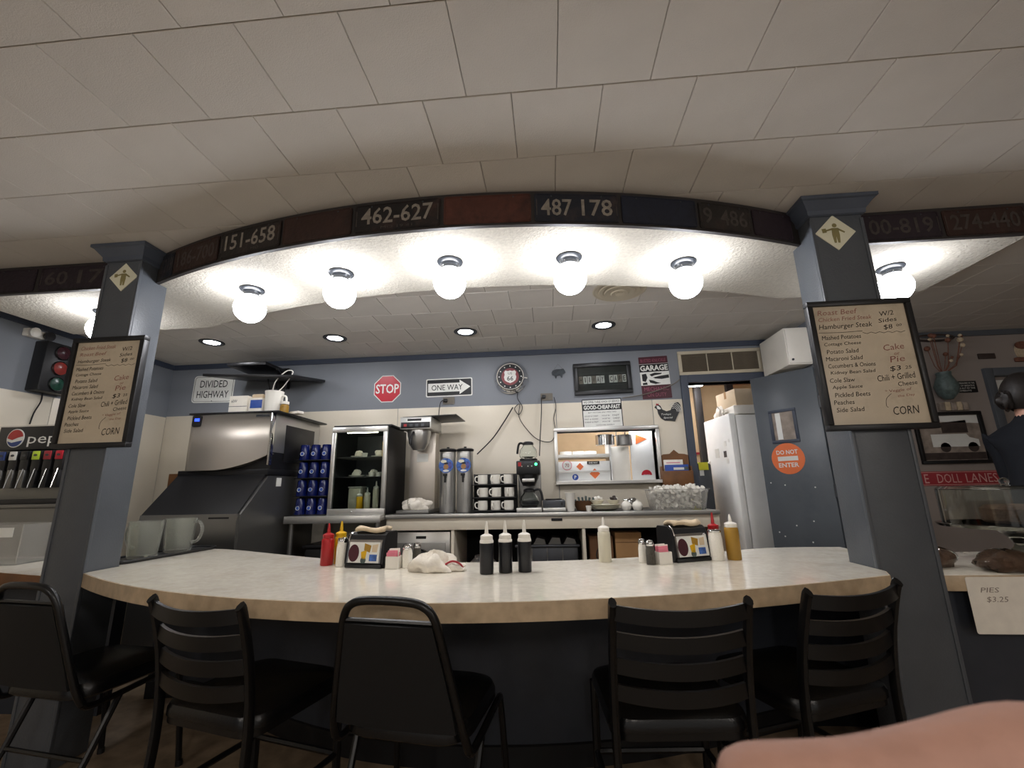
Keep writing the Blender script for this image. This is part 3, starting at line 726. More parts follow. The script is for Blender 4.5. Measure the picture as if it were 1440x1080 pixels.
# GOOD CHEAP FAST
t = sign_thing('service_sign', 'white and black tin sign reading GOOD CHEAP FAST', 'sign', .517, 1.79, R(-1), y=YB-.0065)
MB().prism(rrect(.372, .275, .008), -.003, 0, 'xz').build('plate', 'sign_black', t, smooth=False)
MB().box(-.178, .178, -.0036, -.003, -.128, .028).build('white_field', 'sign_white', t, smooth=False)
MB().box(-.178, .178, -.0036, -.003, .088, .128).build('white_header', 'sign_white', t, smooth=False)
text('WE OFFER THREE KINDS OF SERVICE', 'sign_black', t, 0, -.0038, .108, .022, .335, bold=.01); text('GOOD-CHEAP-FAST', 'sign_white', t, 0, -.0032, .058, .04, .34, bold=.03)
text('BUT YOU CAN ONLY PICK TWO', 'ink_black', t, 0, -.0038, .008, .013, .26)
for z, a, c, d in ((-.025, 'GOOD & CHEAP', 'WONT BE', 'FAST'), (-.053, 'FAST & GOOD', 'WONT BE', 'CHEAP'), (-.081, 'CHEAP & FAST', 'WONT BE', 'GOOD')):
    text(a, 'ink_black', t, -.105, -.0038, z, .014, .125); text(c, 'ink_black', t, .03, -.0038, z, .013, .072); text(d, 'ink_black', t, .125, -.0038, z, .016, .062)
text('CHOOSE WISELY', 'ink_black', t, .02, -.0038, -.112, .012, .17)
# rooster
t = sign_thing('rooster_chalkboard', 'black rooster shaped chalkboard with white tail outline', 'wall plaque', 1.115, 1.775, y=YB-.0065)
rb = [(-.115, .052), (-.10, .068), (-.085, .08), (-.06, .066), (-.045, .03), (-.01, .012), (.03, .022), (.05, .06), (.075, .092), (.105, .095), (.122, .07), (.122, .03), (.10, -.01), (.08, -.045), (.06, -.085), (.02, -.078), (-.03, -.075), (-.065, -.05), (-.085, -.01), (-.09, .03)]
MB().prism(rb, -.008, 0, 'xz').build('board', 'sign_black', t, smooth=False)
for k in range(4):
    r = .03+.016*k
    MB().tube([(.062+r*math.cos(a)*.8, -.0085, .012+r*math.sin(a)) for a in [R(-10+20*j) for j in range(8)]], .0026, 5).build('tail_feather', 'sign_white', t)
MB().prism([(-.095, .068), (-.075, .062), (-.055, .036), (-.072, .03), (-.092, .038)], -.0088, -.008, 'xz').build('neck_feathers', 'sign_white', t, smooth=False)
MB().prism([(-.1, .07), (-.095, .09), (-.085, .083), (-.075, .088), (-.072, .074)], -.0086, -.001, 'xz').build('comb', 'red_sign', t, smooth=False)
text("Todays", 'sign_white', t, -.015, -.0083, -.018, .022, .09, shear=.3); text('Special', 'sign_white', t, .0, -.0083, -.05, .022, .085, shear=.3)
# return air grille
t = sign_thing('air_grille', 'wide cream return air grille over the kitchen doorway', 'air vent', 1.642, 2.244, R(-.6))
b = MB(); W, Hh, e = .762, .236, .032
for x0, x1, z0, z1 in ((-W/2, W/2, Hh/2-e, Hh/2), (-W/2, W/2, -Hh/2, -Hh/2+e), (-W/2, -W/2+e, -Hh/2+e, Hh/2-e), (W/2-e, W/2, -Hh/2+e, Hh/2-e)): b.box(x0, x1, -.018, 0, z0, z1, .004)
b.build('frame', 'vent_cream', t)
MB().box(-W/2+e, W/2-e, -.003, 0, -Hh/2+e, Hh/2-e).build('backing', 'void', t, smooth=False)
sl = MB().prism([(-.016, .004), (-.003, -.004), (-.003, -.006), (-.016, .002)], -W/2+e, W/2-e, 'yz')
s0 = None
for k in range(12):
    z = -.078+k*.0142
    if s0 is None: s0 = sl.build('slat', 'vent_slat', t, loc=(0, 0, z), smooth=False)
    else: o = s0.copy(); col.objects.link(o); o.location = (0, 0, z)
for x in (-.115, .115): MB().box(x-.004, x+.004, -.0175, -.003, -Hh/2+e, Hh/2-e).build('mullion', 'vent_cream', t, smooth=False)

# outlets and cords on the back wall
def outlet(x, z, label, r=0):
    t = thing('wall_outlet', label, 'outlet', (x, WF, z))
    MB().prism(rrect(.115, .07, .006), -.006, 0, 'xz').build('cover_plate', 'outlet', t, smooth=False)
    for s in (-.028, .028): MB().prism(rrect(.03, .034, .01, 4, s, 0), -.0085, -.006, 'xz').build('socket', 'outlet', t, smooth=False)
    MB().box(-.045, -.01, -.04, -.0085, -.016, .016, .005).build('plug', 'black_plastic', t)
outlet(-.955, 1.962, 'grey wall outlet with black plug below the one way sign'); outlet(.0, 1.965, 'grey wall outlet with black plug beside the letter frame')
cord('power_cord', [(-.99, 4.12, 1.96), (-1.02, 4.10, 1.94), (-1.035, 4.10, 1.85), (-1.04, 4.10, 1.74)], .004, 'cord_black', 'black cord from outlet down to the tea brewer')
cord('clock_cord', [(-.27, 4.145, 2.04), (-.28, 4.14, 1.96), (-.235, 4.14, 1.87), (-.27, 4.14, 1.80), (-.31, 4.14, 1.86), (-.26, 4.14, 1.90), (-.27, 4.14, 1.78), (-.20, 4.14, 1.66), (-.10, 4.14, 1.56), (.02, 4.14, 1.535), (.07, 4.14, 1.62), (.06, 4.14, 1.75), (.085, 4.14, 1.86), (.07, 4.13, 1.955)], .0035, 'cord_black', 'thin black cord looped below the clock and running to the outlet')
cord('power_cord', [(-.05, 4.12, 1.955), (-.055, 4.10, 1.8), (-.075, 4.08, 1.55), (-.085, 4.05, 1.40)], .005, 'cord_black', 'black cord hanging from the outlet to the coffee brewer')
cord('power_cord', [(-.325, 4.125, 1.87), (-.40, 4.125, 1.75), (-.52, 4.12, 1.58), (-.66, 4.06, 1.43)], .006, 'cord_black', 'thick black cord slanting from the clock cord to the tea urns')
cord('power_cord', [(1.255, 4.13, 2.085), (1.17, 4.13, 2.03), (.95, 4.14, 1.96), (.71, 4.145, 1.925)], .005, 'cord_grey', 'grey cord crossing the garage sign to the doorway')

# ================================================================== PASS-THROUGH WINDOW
t = struct('window_1', MB().box(PW[0]-.03, PW[1]+.03, YB-.10, YB-.006, PW[2]-.03, PW[2]-.002, .003), 'steel')
def wpart(x0, x1, y0, y1, z0, z1, n='window_frame', m='steel'): return MB().box(x0, x1, y0, y1, z0, z1, .003).build(n, m, t)
wpart(PW[0]-.03, PW[1]+.03, YB-.035, YB+.14, PW[3], PW[3]+.035); wpart(PW[0]-.03, PW[0], YB-.035, YB+.14, PW[2], PW[3]); wpart(PW[1], PW[1]+.03, YB-.035, YB+.14, PW[2], PW[3])
wpart(PW[0], PW[1], YB-.006, YB+.25, PW[2]-.02, PW[2], 'window_sill')

# ================================================================== KITCHEN BEYOND
KC = 2.5
b = MB(); b.box(-.6, 3.2, 6.42, 6.5, 0, KC); b.box(-.7, -.6, YB+WT, 6.5, 0, KC); b.box(3.2, 3.3, YB+WT, 6.5, 0, KC)
struct('wall_kitchen', b, 'kitchen_tan')
struct('ceiling_kitchen', MB().box(-.7, 3.3, YB+WT, 6.5, KC, KC+.05), 'kitchen_wood')
for x in (2.06, 2.5): tag(MB().box(x, x+.09, 6.2, 6.28, 0, KC, .004).build('kitchen_stud_post', 'soffit_board'), 'dark blue upright post in the kitchen seen past the fridge' if x < 2.2 else 'dark blue upright post in the kitchen behind the fridge top', 'post')
def tube_fixture(x, y, label):
    t = thing('fluorescent_fixture', label, 'ceiling light', (x, y, KC), 0)
    MB().box(-.62, .62, -.08, .08, -.05, 0, .006).build('housing', 'white_paint', t)
    MB().box(-.60, .60, -.06, .06, -.085, -.052, .01).build('diffuser', 'tube_light', t)
    return t
f0 = tube_fixture(1.35, 4.95, 'long fluorescent kitchen fixture near the doorway'); tube_fixture(1.52, 6.0, 'long fluorescent kitchen fixture by the far kitchen wall'); tube_fixture(.3, 5.2, 'long fluorescent kitchen fixture behind the serving window')
tag(MB().box(1.3, 3.1, 6.40, 6.418, 1.52, 1.55).build('wall_rail', 'red_sign'), 'thin red rail along the far kitchen wall', 'rail')
def lump_early(x, y, z):
    rn = random.Random(9); v = []; f = []; n, k = 22, 12
    for i in range(k+1):
        th = PI*i/k
        for j in range(n):
            a = 2*PI*j/n; q = 1+.22*math.sin(3*a+2*th)+.14*math.sin(7*a-3*th)+.1*math.sin(5*th)
            v.append((x+.026*q*math.sin(th)*math.cos(a), y+.11*q*math.sin(th)*math.sin(a), max(z, z+.035-.06*q*math.cos(th))))
    for i in range(k):
        for j in range(n): f.append((i*n+j, i*n+(j+1) % n, (i+1)*n+(j+1) % n, (i+1)*n+j))
    return MB().add(v, f)
# refrigerator, door facing the serving side
t = thing('refrigerator', 'white upright refrigerator with long curved handle in the kitchen', 'refrigerator', (1.74, 4.32, 0), R(3))
MB().box(.05, .66, 0, .60, .02, 1.76, .01).build('cabinet', 'white_paint', t)
d = MB().box(-.015, .045, -.005, .605, .06, 1.775, .012).build('door', 'white_paint', t)
MB().tube(smooth_path([(-.012, .55, 1.35), (-.06, .55, 1.28), (-.075, .55, 1.0), (-.06, .55, .72), (-.012, .55, .65)], 6), .012, 8).build('handle', 'white_plastic', d)
for y, z, s in ((.14, 1.50, .05), (.17, 1.40, .06), (.13, 1.33, .045), (.06, 1.52, .03), (.35, 1.42, .09)):
    MB().box(-.0175, -.0152, y-s/2, y+s/2, z-s/2, z+s/2).build('magnet', 'sign_white' if s != .06 else 'pewter', d, smooth=False)
tag(MB().box(1.80, 2.06, 4.36, 4.80, 1.776, 1.86, .01).build('white_carton', 'white_plastic'), 'low white carton on top of the refrigerator', 'box')
t = thing('cardboard_box', 'tan cardboard box stacked on the carton above the refrigerator', 'box', (1.95, 4.6, 1.861), R(8))
MB().box(-.13, .20, -.18, .18, 0, .17, .004).build('box_body', 'kraft_paper', t); MB().box(-.131, .201, -.02, .02, .10, .171).build('tape', 'cardboard', t, smooth=False)
b = MB()
tag(None or lump_early(1.752, 4.60, 1.7765).build('plastic_bag', 'white_cloth'), 'crumpled white bag at the refrigerator edge', 'bag')
t = thing('grey_trash_bin', 'grey kitchen bin seen through the doorway', 'bin', (1.50, 4.72, 0))
MB().box(-.14, .10, -.15, .15, 0, 1.32, .02).build('bin_body', 'pewter', t); MB().box(-.02, .02, -.154, -.15, 1.2, 1.27).build('label', 'sign_white', t, smooth=False)
b = MB(); b.box(-.045, .045, -.156, -.1415, -.03, .045, .004); b.box(-.045, .045, -.156, -.08, .0365, .045, .004)
tag(b.build('yellow_rag', 'yellow_cloth', None, loc=(1.52, 4.71, 1.285)), 'yellow rag hooked over the grey kitchen bin', 'rag')
# kitchen shelf seen through the pass window
t = thing('pass_shelf', 'white kitchen shelf unit behind the serving window covered in round stickers', 'shelf', (0, 4.42, 0))
MB().box(-.10, .60, 0, .30, 1.395, 1.41, .002).build('shelf_board', 'white_paint', t); MB().box(-.10, .60, .0, .012, 1.12, 1.36, .002).build('sticker_panel', 'white_paint', t)
MB().box(-.10, .60, -.006, .006, 1.405, 1.43).build('ticket_rail', 'steel', t); MB().box(-.10, .60, -.008, 0, 1.255, 1.27).build('panel_rail', 'steel', t); MB().box(.59, .61, 0, .30, .9, 1.62).build('shelf_side', 'white_paint', t)
def sticker(x, z, poly, m, txt=None, tm='ink_black', w2=.03, hh=.03, up_=0):
    c = MB().prism([(x+p, z+q) for p, q in poly], -.0026-up_, -.0002, 'xz').build('sticker', m, t, smooth=False)
    if txt: text(txt, tm, c, x, -.0030-up_, z, hh, w2, bold=.02)
sticker(.175, 1.325, disc(.048), 'pink_paper'); sticker(.175, 1.325, disc(.042), 'sign_white', '70', 'ink_red', .04, .035, .001)
sticker(.30, 1.31, [(0, .036), (.036, 0), (0, -.036), (-.036, 0)], 'orange'); sticker(.25, 1.21, disc(.03), 'label_blue', 'P', 'sign_white', .02, .032)
sticker(.44, 1.24, [(0, .05), (.05, 0), (0, -.05), (-.05, 0)], 'orange'); sticker(.43, 1.345, [(-.06, .015), (.06, .015), (.06, -.015), (-.06, -.015)], 'sign_black', 'ONE WAY', 'sign_white', .09, .014)
for k, x in enumerate((.17, .30, .42)):
    tag(MB().lathe([(.03, 0), (.06, .008), (.062, .012)]+[(.0625, .012+.006*j) for j in range(8)]+[(.0, .06)], 20, (x, 4.55, 1.4105)).build('plate_stack', 'white_ceramic'), ['stack of white plates at the end of the serving window shelf', 'stack of white plates mid shelf in the serving window', 'stack of white plates beside the hanging steel pot'][k], 'plates')
t = thing('steel_pot', 'shiny steel pot hanging in the serving window', 'pot', (.545, 4.325, 1.50))
MB().lathe([(.001, 0), (.085, 0), (.09, .005), (.09, .098), (.093, .10), (.086, .10), (.085, .01), (.001, .008)], 28).build('pot_body', 'chrome', t); MB().tube([(.085, 0, .085), (.11, 0, .095), (.11, 0, .13)], .006, 6).build('pot_handle', 'chrome', t)
t = thing('steel_pot', 'second steel pot hanging against the bright panel in the serving window', 'pot', (.735, 4.37, 1.50))
MB().lathe([(.001, 0), (.07, 0), (.075, .005), (.075, .098), (.077, .10), (.071, .10), (.07, .01), (.001, .008)], 28).build('pot_body', 'steel_dark', t); MB().tube([(0, -.07, .085), (0, -.085, .12)], .006, 6).build('pot_handle', 'chrome', t)
t = thing('white_side_panel', 'white panel with red arrow sticker in the serving window', 'panel', (.90, 4.40, 1.0))
MB().box(-.105, .27, 0, .02, 0, .70, .003).build('panel', 'white_paint', t)
sticker(.0, .56, [(-.05, .05), (.06, 0), (-.05, -.05)], 'orange'); sticker(.03, .215, [(.05*math.cos(R(a)), .05*math.sin(R(a))) for a in range(0, 181, 15)], 'sign_red', 'NO WAY', 'sign_white', .06, .014)
t = thing('white_side_panel', 'plain white cabinet face beside the stickered shelf in the serving window', 'panel', (.71, 4.45, 1.0))
MB().box(-.10, .08, 0, .02, 0, .50, .003).build('panel', 'white_plastic', t)

t = thing('pass_fill_strip', 'added strip lamp hidden above the serving window opening on the kitchen side', 'lamp', (.53, 4.345, 1.70)); MB().box(-.42, .42, -.05, .05, 0, .05, .004).build('housing', 'steel', t); MB().box(-.40, .40, -.03, .03, -.02, 0, .006).build('tube', 'tube_light', t)  # hidden strip added to brighten the white panels behind the serving window
# swing door
t = thing('door_1', None, None, (1.865, 4.07, 0), math.atan2(3.68-4.07, 2.195-1.865)); t['kind'] = 'structure'
DWd = .51
MB().box(0, DWd, -.022, .022, .01, 2.04, .004).build('door_leaf', 'door_blue', t)
wn = MB()
for x0, x1, z0, z1 in ((.115, .33, 1.705, 1.73), (.115, .33, 1.445, 1.47), (.115, .14, 1.47, 1.705), (.305, .33, 1.47, 1.705)): wn.box(x0, x1, -.03, -.02, z0, z1, .002)
wn.build('window_frame', 'blue_trim', t)
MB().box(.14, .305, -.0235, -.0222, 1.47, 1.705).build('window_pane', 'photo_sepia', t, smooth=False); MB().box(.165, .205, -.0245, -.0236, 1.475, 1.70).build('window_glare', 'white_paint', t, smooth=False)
s = MB().prism(disc(.128, 32, .215, 1.315), -.025, -.0222, 'xz').build('do_not_enter_sign', 'orange', t, smooth=False)
text('DO NOT', 'sign_white', s, .215, -.0252, 1.368, .036, .165, bold=.02); text('ENTER', 'sign_white', s, .215, -.0252, 1.262, .036, .155, bold=.02)
MB().box(.215-.078, .215+.078, -.0256, -.025, 1.297, 1.333).build('white_bar', 'sign_white', s, smooth=False)
for z in (1.75, 1.05, .3): MB().tube([(DWd+.006, -.024, z-.05), (DWd+.006, -.024, z+.05)], .009, 8).build('hinge', 'pewter', t)
for x, z in ((.05, 1.12), (.16, 1.10), (.2, .78), (.33, .82), (.06, .72), (.3, .66), (.1, .69), (.38, 1.08)): MB().prism(disc(.006, 8, x, z), -.0228, -.0222, 'xz').build('paint_chip', 'sign_white', t, smooth=False)
struct('wall_stub', MB().box(2.2, 2.30, 3.62, YB, 0, CEIL-.001), 'blue_wall')
t = thing('white_cabinet', 'white metal cabinet mounted above the swing door', 'cabinet', (2.13, 3.80, 2.045))
MB().box(-.13, .06, -.13, .30, .02, .34, .006).build('cabinet_body', 'white_plastic', t); MB().box(-.125, .055, -.142, -.13, .03, .33, .004).build('cabinet_door', 'white_plastic', t); MB().sphere((-.1, -.148, .06), .01, 8).build('knob', 'pewter', t)
b = MB(); v = []; f = []
for j in range(9):
    z = 1.74-.052*j*1.15; w2 = .02+.012*math.sin(j*.5)+.006*j*.6
    for k in range(7): u = k/6; v.append((2.20+(-.01+w2*2*u-.03)*.5, 3.595+.008*math.sin(u*9+j*.3), z))
for j in range(8):
    for k in range(6): a = j*7+k; f.append((a, a+1, a+8, a+7))
o = MB().add(v, f).build('hanging_towel', 'white_cloth'); mo = o.modifiers.new('s', 'SOLIDIFY'); mo.thickness = .012
tag(o, 'white towel hanging on the wall end by the swing door', 'towel')

# ================================================================== BACK COUNTER
BZ = .93
t = thing('back_counter', 'long back counter with black top, steel edge and cream front', 'counter', (0, 0, 0))
MB().box(-1.31, 1.258, 3.55, 4.15, BZ-.028, BZ, .004).build('worktop', 'black_plastic', t)
MB().box(-1.315, 1.262, 3.535, 3.55, BZ-.03, BZ+.003, .004).build('steel_edge', 'steel', t)
MB().box(-1.31, 1.258, 3.56, 3.59, .81, BZ-.03, .002).build('front_apron', 'cream_panel', t)
for x in (-1.30, -.775, .245, 1.24): MB().box(x-.012, x+.012, 3.57, 4.14, 0, .81, .002).build('upright', 'cream_panel', t)
MB().box(-1.29, 1.23, 3.60, 4.14, .42, .44, .002).build('lower_shelf', 'cardboard_dark', t)
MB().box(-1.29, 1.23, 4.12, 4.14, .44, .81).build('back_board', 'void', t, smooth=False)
MB().box(.0, .085, 3.552, 3.56, .868, .888, .002).build('maker_plate', 'black_plastic', t)
t = thing('steel_work_table', 'low steel work table under the glass door cooler', 'table', (0, 0, 0))
MB().box(-2.10, -1.318, 3.45, 4.15, .895, .935, .004).build('table_top', 'steel', t); MB().box(-2.10, -1.318, 3.445, 3.452, .88, .936, .002).build('front_lip', 'steel', t)
for x in (-2.06, -1.36):
    for y in (3.50, 4.10): MB().tube([(x, y, 0), (x, y, .895)], .019, 10).build('leg', 'steel_dark', t)
MB().box(-2.08, -1.34, 3.48, 4.12, .30, .32, .003).build('under_shelf', 'steel_dark', t)
# things below the counters
t = thing('plate_dispenser', 'stainless dispenser box with round port under the back counter', 'dispenser', (-1.04, 3.62, .441))
MB().box(-.235, .235, 0, .42, 0, .352, .006).build('casing', 'steel', t); MB().box(-.20, .20, -.006, 0, .02, .27, .003).build('front_door', 'steel_dark', t)
MB().lathe([(.085, 0), (.092, .004), (.085, .012), (.075, .012)], 28, T=Matrix.Translation((0, -.006, .13)) @ Matrix.Rotation(PI/2, 4, 'X')).build('port_ring', 'chrome', t)
MB().prism(disc(.078, 24, 0, .13), -.010, -.006, 'xz').build('port', 'void', t, smooth=False)
MB().box(-.04, .04, -.008, 0, .30, .32).build('badge', 'black_plastic', t, smooth=False)
tag(MB().lathe([(.001, 0), (.10, 0), (.115, .03), (.11, .10), (.07, .14), (.068, .155), (.001, .157)], 24, (-.56, 3.75, .441)).build('glass_jar', 'clear_plastic'), 'round clear jar on the dark shelf under the mug rack', 'jar')
t = thing('cutlery_bin', 'grey divided cutlery bin under the back counter', 'bin', (-.02, 3.68, .60))
MB().box(-.26, .22, 0, .24, -.158, .06, .01).build('bin_body', 'pewter', t); MB().box(-.275, .235, -.012, .25, .06, .08, .006).build('rim', 'pewter', t)
for k in range(3): MB().box(-.145+.12*k, -.137+.12*k, -.006, 0, -.13, .055).build('rib', 'steel_dark', t, smooth=False)
for k in range(4): MB().prism([(-.25+.12*k, .08), (-.15+.12*k, .08), (-.16+.12*k, .125-.01*(k % 2)), (-.22+.12*k, .13)], .03, .20, 'xz').build('cutlery_heap', 'steel_dark', t, smooth=False)
t = thing('shelf_carton', 'brown printed carton with black emblem under the back counter', 'box', (.38, 3.66, .441)); MB().box(-.09, .09, 0, .3, 0, .30, .003).build('box_body', 'cardboard_dark', t)
MB().tube([(.045*math.cos(a)*.9, -.001, .16+.06*math.sin(a)) for a in [R(30*k) for k in range(12)]], .006, 5, True).build('emblem', 'ink_black', t)
MB().tube(smooth_path([(-.03, -.001, .12), (0, -.001, .17), (.03, -.001, .19), (.01, -.001, .13)], 4), .006, 5).build('emblem_stroke', 'ink_black', t)
t = thing('shelf_carton', 'plain tan carton under the back counter', 'box', (.59, 3.66, .441)); MB().box(-.10, .10, 0, .3, 0, .325, .003).build('box_body', 'cardboard', t); MB().box(-.101, .101, -.001, .0, .25, .255).build('flap_seam', 'cardboard_dark', t, smooth=False)
t = thing('dark_bin', 'dark green plastic bin beneath the steel work table', 'bin', (-1.80, 3.58, .321)); MB().box(-.19, .19, 0, .4, 0, .36, .03).build('bin_body', 'black_plastic', t); MB().box(-.2, .2, -.01, .41, .36, .385, .008).build('lid', 'black_plastic', t)
b = MB(); random.seed(11)
def lump(c, r, m, sx=1, sy=1, sz=1, amp=.2, n=18, seed=1):
    rn = random.Random(seed); ph = [(rn.uniform(0, 6.28), rn.randint(2, 6), rn.randint(1, 5)) for _ in range(5)]
    v = []; f = []; k = n//2+2
    for i in range(k+1):
        th = PI*i/k
        for j in range(n):
            a = 2*PI*j/n; q = 1+amp*sum(math.sin(p[0]+p[1]*a)*math.sin(p[2]*th+p[0]) for p in ph)/3
            v.append((c[0]+r*sx*q*math.sin(th)*math.cos(a), c[1]+r*sy*q*math.sin(th)*math.sin(a), max(c[2]-r*sz*q*math.cos(th), m)))
    for i in range(k):
        for j in range(n): a = i*n+j; e = i*n+(j+1) % n; f.append((a, e, e+n, a+n))
    return MB().add(v, f)
tag(lump((-1.445, 3.64, .50), .12, .321, .7, .8, 1.2, .25, 22, 3).build('clear_bag', 'clear_plastic'), 'crumpled clear plastic bag beneath the steel work table', 'bag')

# ================================================================== ICE MACHINE
t = thing('ice_machine', 'large stainless ice machine with blue display on a black lidded bin', 'ice machine', (-2.48, 3.25, 0))
hw = .338
v = []; f = []; n = 24
for i in range(n+1):
    u = i/n; x = -hw+2*hw*u; z0 = 1.30+.12*max(0, (u-.35)/.65)**2; bul = -.035*math.sin(PI*min(1, u*1.05))
    v += [(x, bul*.2, 1.735), (x, bul, 1.52), (x, bul*1.3, z0), (x, .05, z0)]
for i in range(n):
    for k in range(3): f.append((4*i+k, 4*i+k+1, 4*i+4+k+1, 4*i+4+k))
fr_ = MB().add(v, f).build('head_front', 'steel_warm', t); mo = fr_.modifiers.new('s', 'SOLIDIFY'); mo.thickness = .004
MB().box(-hw, hw, .02, .72, 1.43, 1.735, .004).build('head_body', 'steel', t); MB().box(-hw+.005, hw-.005, .03, .72, 1.30, 1.43).build('head_skirt', 'black_plastic', t, smooth=False)
MB().box(-hw-.02, hw+.05, -.02, .75, 1.736, 1.75, .004).build('head_lid', 'black_plastic', t)
MB().box(hw-.0, hw+.006, .18, .62, 1.36, 1.66, .002).build('side_vent', 'black_plastic', t)
MB().box(hw-.012, hw+.004, -.012, .03, 1.33, 1.735, .003).build('corner_strip', 'chrome', t)
d = MB().prism(rrect(.075, .085, .012, 4, -.285, 1.685), -.02, .0, 'xz').build('control_pad', 'black_plastic', t, smooth=False); MB().box(-.30, -.262, -.023, -.02, 1.682, 1.705).build('display', 'blue_led', d, smooth=False)
MB().box(.20, .31, -.012, .0, 1.705, 1.722).build('nameplate', 'black_plastic', t, smooth=False)
MB().box(-hw-.06, hw, .0, .72, 1.255, 1.30, .004).build('bin_collar', 'black_plastic', t)
b = MB(); b.prism([(0.02, 1.25), (.72, 1.25), (.72, .10), (-.25, .10), (-.25, .98)], -hw-.06, hw, 'yz'); b.build('bin_body', 'steel_dark', t, smooth=False)
b = MB(); b.prism([(.0, 1.262), (.018, 1.255), (-.235, .985), (-.262, .985)], -hw-.055, hw-.02, 'yz'); b.build('bin_lid', 'black_plastic', t, smooth=False)
b = MB(); b.prism([(-.25, .985), (-.268, .985), (-.275, .93), (-.262, .72), (-.25, .70)], -hw-.055, hw-.01, 'yz'); b.build('bin_front', 'steel_dark', t, smooth=True)
MB().box(.12, .27, -.272, -.26, .945, .965).build('bin_badge', 'black_plastic', t, smooth=False)
MB().box(hw, hw+.004, .12, .18, 1.17, 1.235).build('rating_label', 'sign_white', t, smooth=False)
for x in (-hw, hw-.06):
    for y in (-.2, .65): MB().tube([(x+.03, y, 0), (x+.03, y, .10)], .02, 10).build('foot', 'steel_dark', t)
IZ = 1.7505
t = thing('bulb_carton', 'white carton marked 60W on top of the ice machine', 'box', (-2.57, 3.42, IZ)); MB().box(-.09, .07, 0, .12, 0, .17, .002).build('box_body', 'white_paper', t); text('60W', 'sign_black', t, -.045, -.0005, .125, .025, .05); MB().box(-.091, .071, -.001, 0, .078, .082).build('fold_line', 'pewter', t, smooth=False)
t = thing('paper_sack', 'white and blue paper sack beside the bulb carton', 'bag', (-2.43, 3.42, IZ)); o = MB().box(-.062, .062, 0, .09, 0, .15, .012).build('sack_body', 'white_paper', t); MB().box(-.04, .063, -.003, 0, .06, .13, .001).build('blue_print', 'label_blue', t); MB().box(-.05, .05, .02, .07, .148, .185, .01).build('sack_top', 'kraft_paper', t)
t = thing('white_pitcher', 'tall white plastic pitcher on top of the ice machine', 'pitcher', (-2.285, 3.45, IZ)); MB().lathe([(.001, 0), (.06, 0), (.066, .05), (.07, .17), (.074, .20), (.068, .20), (.062, .02), (.001, .012)], 26).build('pitcher_body', 'white_plastic', t)
MB().tube(smooth_path([(.066, 0, .16), (.105, 0, .15), (.105, 0, .07), (.064, 0, .05)], 5), .009, 8).build('handle', 'white_plastic', t)
t = thing('spice_jar', 'small amber jar with white lid beside the white pitcher', 'jar', (-2.155, 3.40, IZ)); MB().lathe([(.001, 0), (.032, 0), (.034, .01), (.034, .065), (.026, .075)], 18).build('jar_body', 'mustard_fill', t); MB().lathe([(.03, .075), (.034, .078), (.034, .10), (.001, .102)], 18).build('lid', 'white_plastic', t)
tag(MB().box(-.05, .05, -.03, .03, 0, .022, .004).build('small_packet', 'white_paper', None, loc=(-2.07, 3.44, IZ), rot=(0, 0, R(-20))), 'flat white packet lying at the ice machine lid edge', 'packet')
# tilted shelf bracket with cords above the ice machine
t = thing('tv_wall_bracket', 'black tilted wall bracket and panel with loose cords above the ice machine', 'bracket', (-2.66, YB-.0005, 2.23))
MB().box(-.40, .44, -.60, -.02, -.01, .015, .004, T=Matrix.Rotation(R(9), 4, 'X') @ Matrix.Rotation(R(3), 4, 'Y')).build('panel', 'black_plastic', t); MB().box(-.34, .05, -.40, -.05, .06, .095, .01).build('media_box', 'black_plastic', t)
MB().box(-.06, .06, -.05, 0, -.09, .12, .004).build('wall_mount', 'black_metal', t); MB().tube([(0, -.03, .03), (.1, -.3, .04)], .012, 8).build('arm', 'black_metal', t)
for k, p in enumerate(([(.05, -.35, -.05), (.10, -.36, -.20), (.14, -.36, -.33), (.18, -.37, -.45)], [(.12, -.30, -.05), (.13, -.30, -.2), (.10, -.32, -.34), (.20, -.33, -.46)], [(.2, -.25, -.03), (.17, -.26, -.18), (.2, -.3, -.46)])): MB().tube(smooth_path(p, 5), .005, 6).build('cord', 'cord_black', t)
cord('white_cable', [(-2.42, 3.62, 1.92), (-2.42, 3.64, 2.08), (-2.36, 3.70, 2.20), (-2.31, 3.72, 2.19), (-2.33, 3.64, 2.05), (-2.345, 3.56, 1.96)], .005, 'white_plastic', 'white cable looping over the sack above the ice machine')
cord('wall_cable', [(-3.55, 4.13, 1.9), (-3.42, 4.12, 1.75), (-3.2, 4.10, 1.55), (-3.15, 4.10, 1.25)], .006, 'cord_grey', 'grey cable on cream wall beside the ice machine')
t = thing('wooden_outlet_board', 'brown board with outlets on the wall beside the ice machine', 'outlet', (-3.42, YB-.0065, 1.22)); MB().box(-.33, .33, -.02, 0, -.09, .10, .003).build('board', 'wood_brown', t)
for x in (-.12, .2):
    c = MB().box(x-.055, x+.055, -.026, -.02, -.05, .07, .002).build('outlet_plate', 'sign_white', t); MB().box(x-.0, x+.03, -.032, -.026, -.02, .01).build('socket', 'sign_black', c, smooth=False)

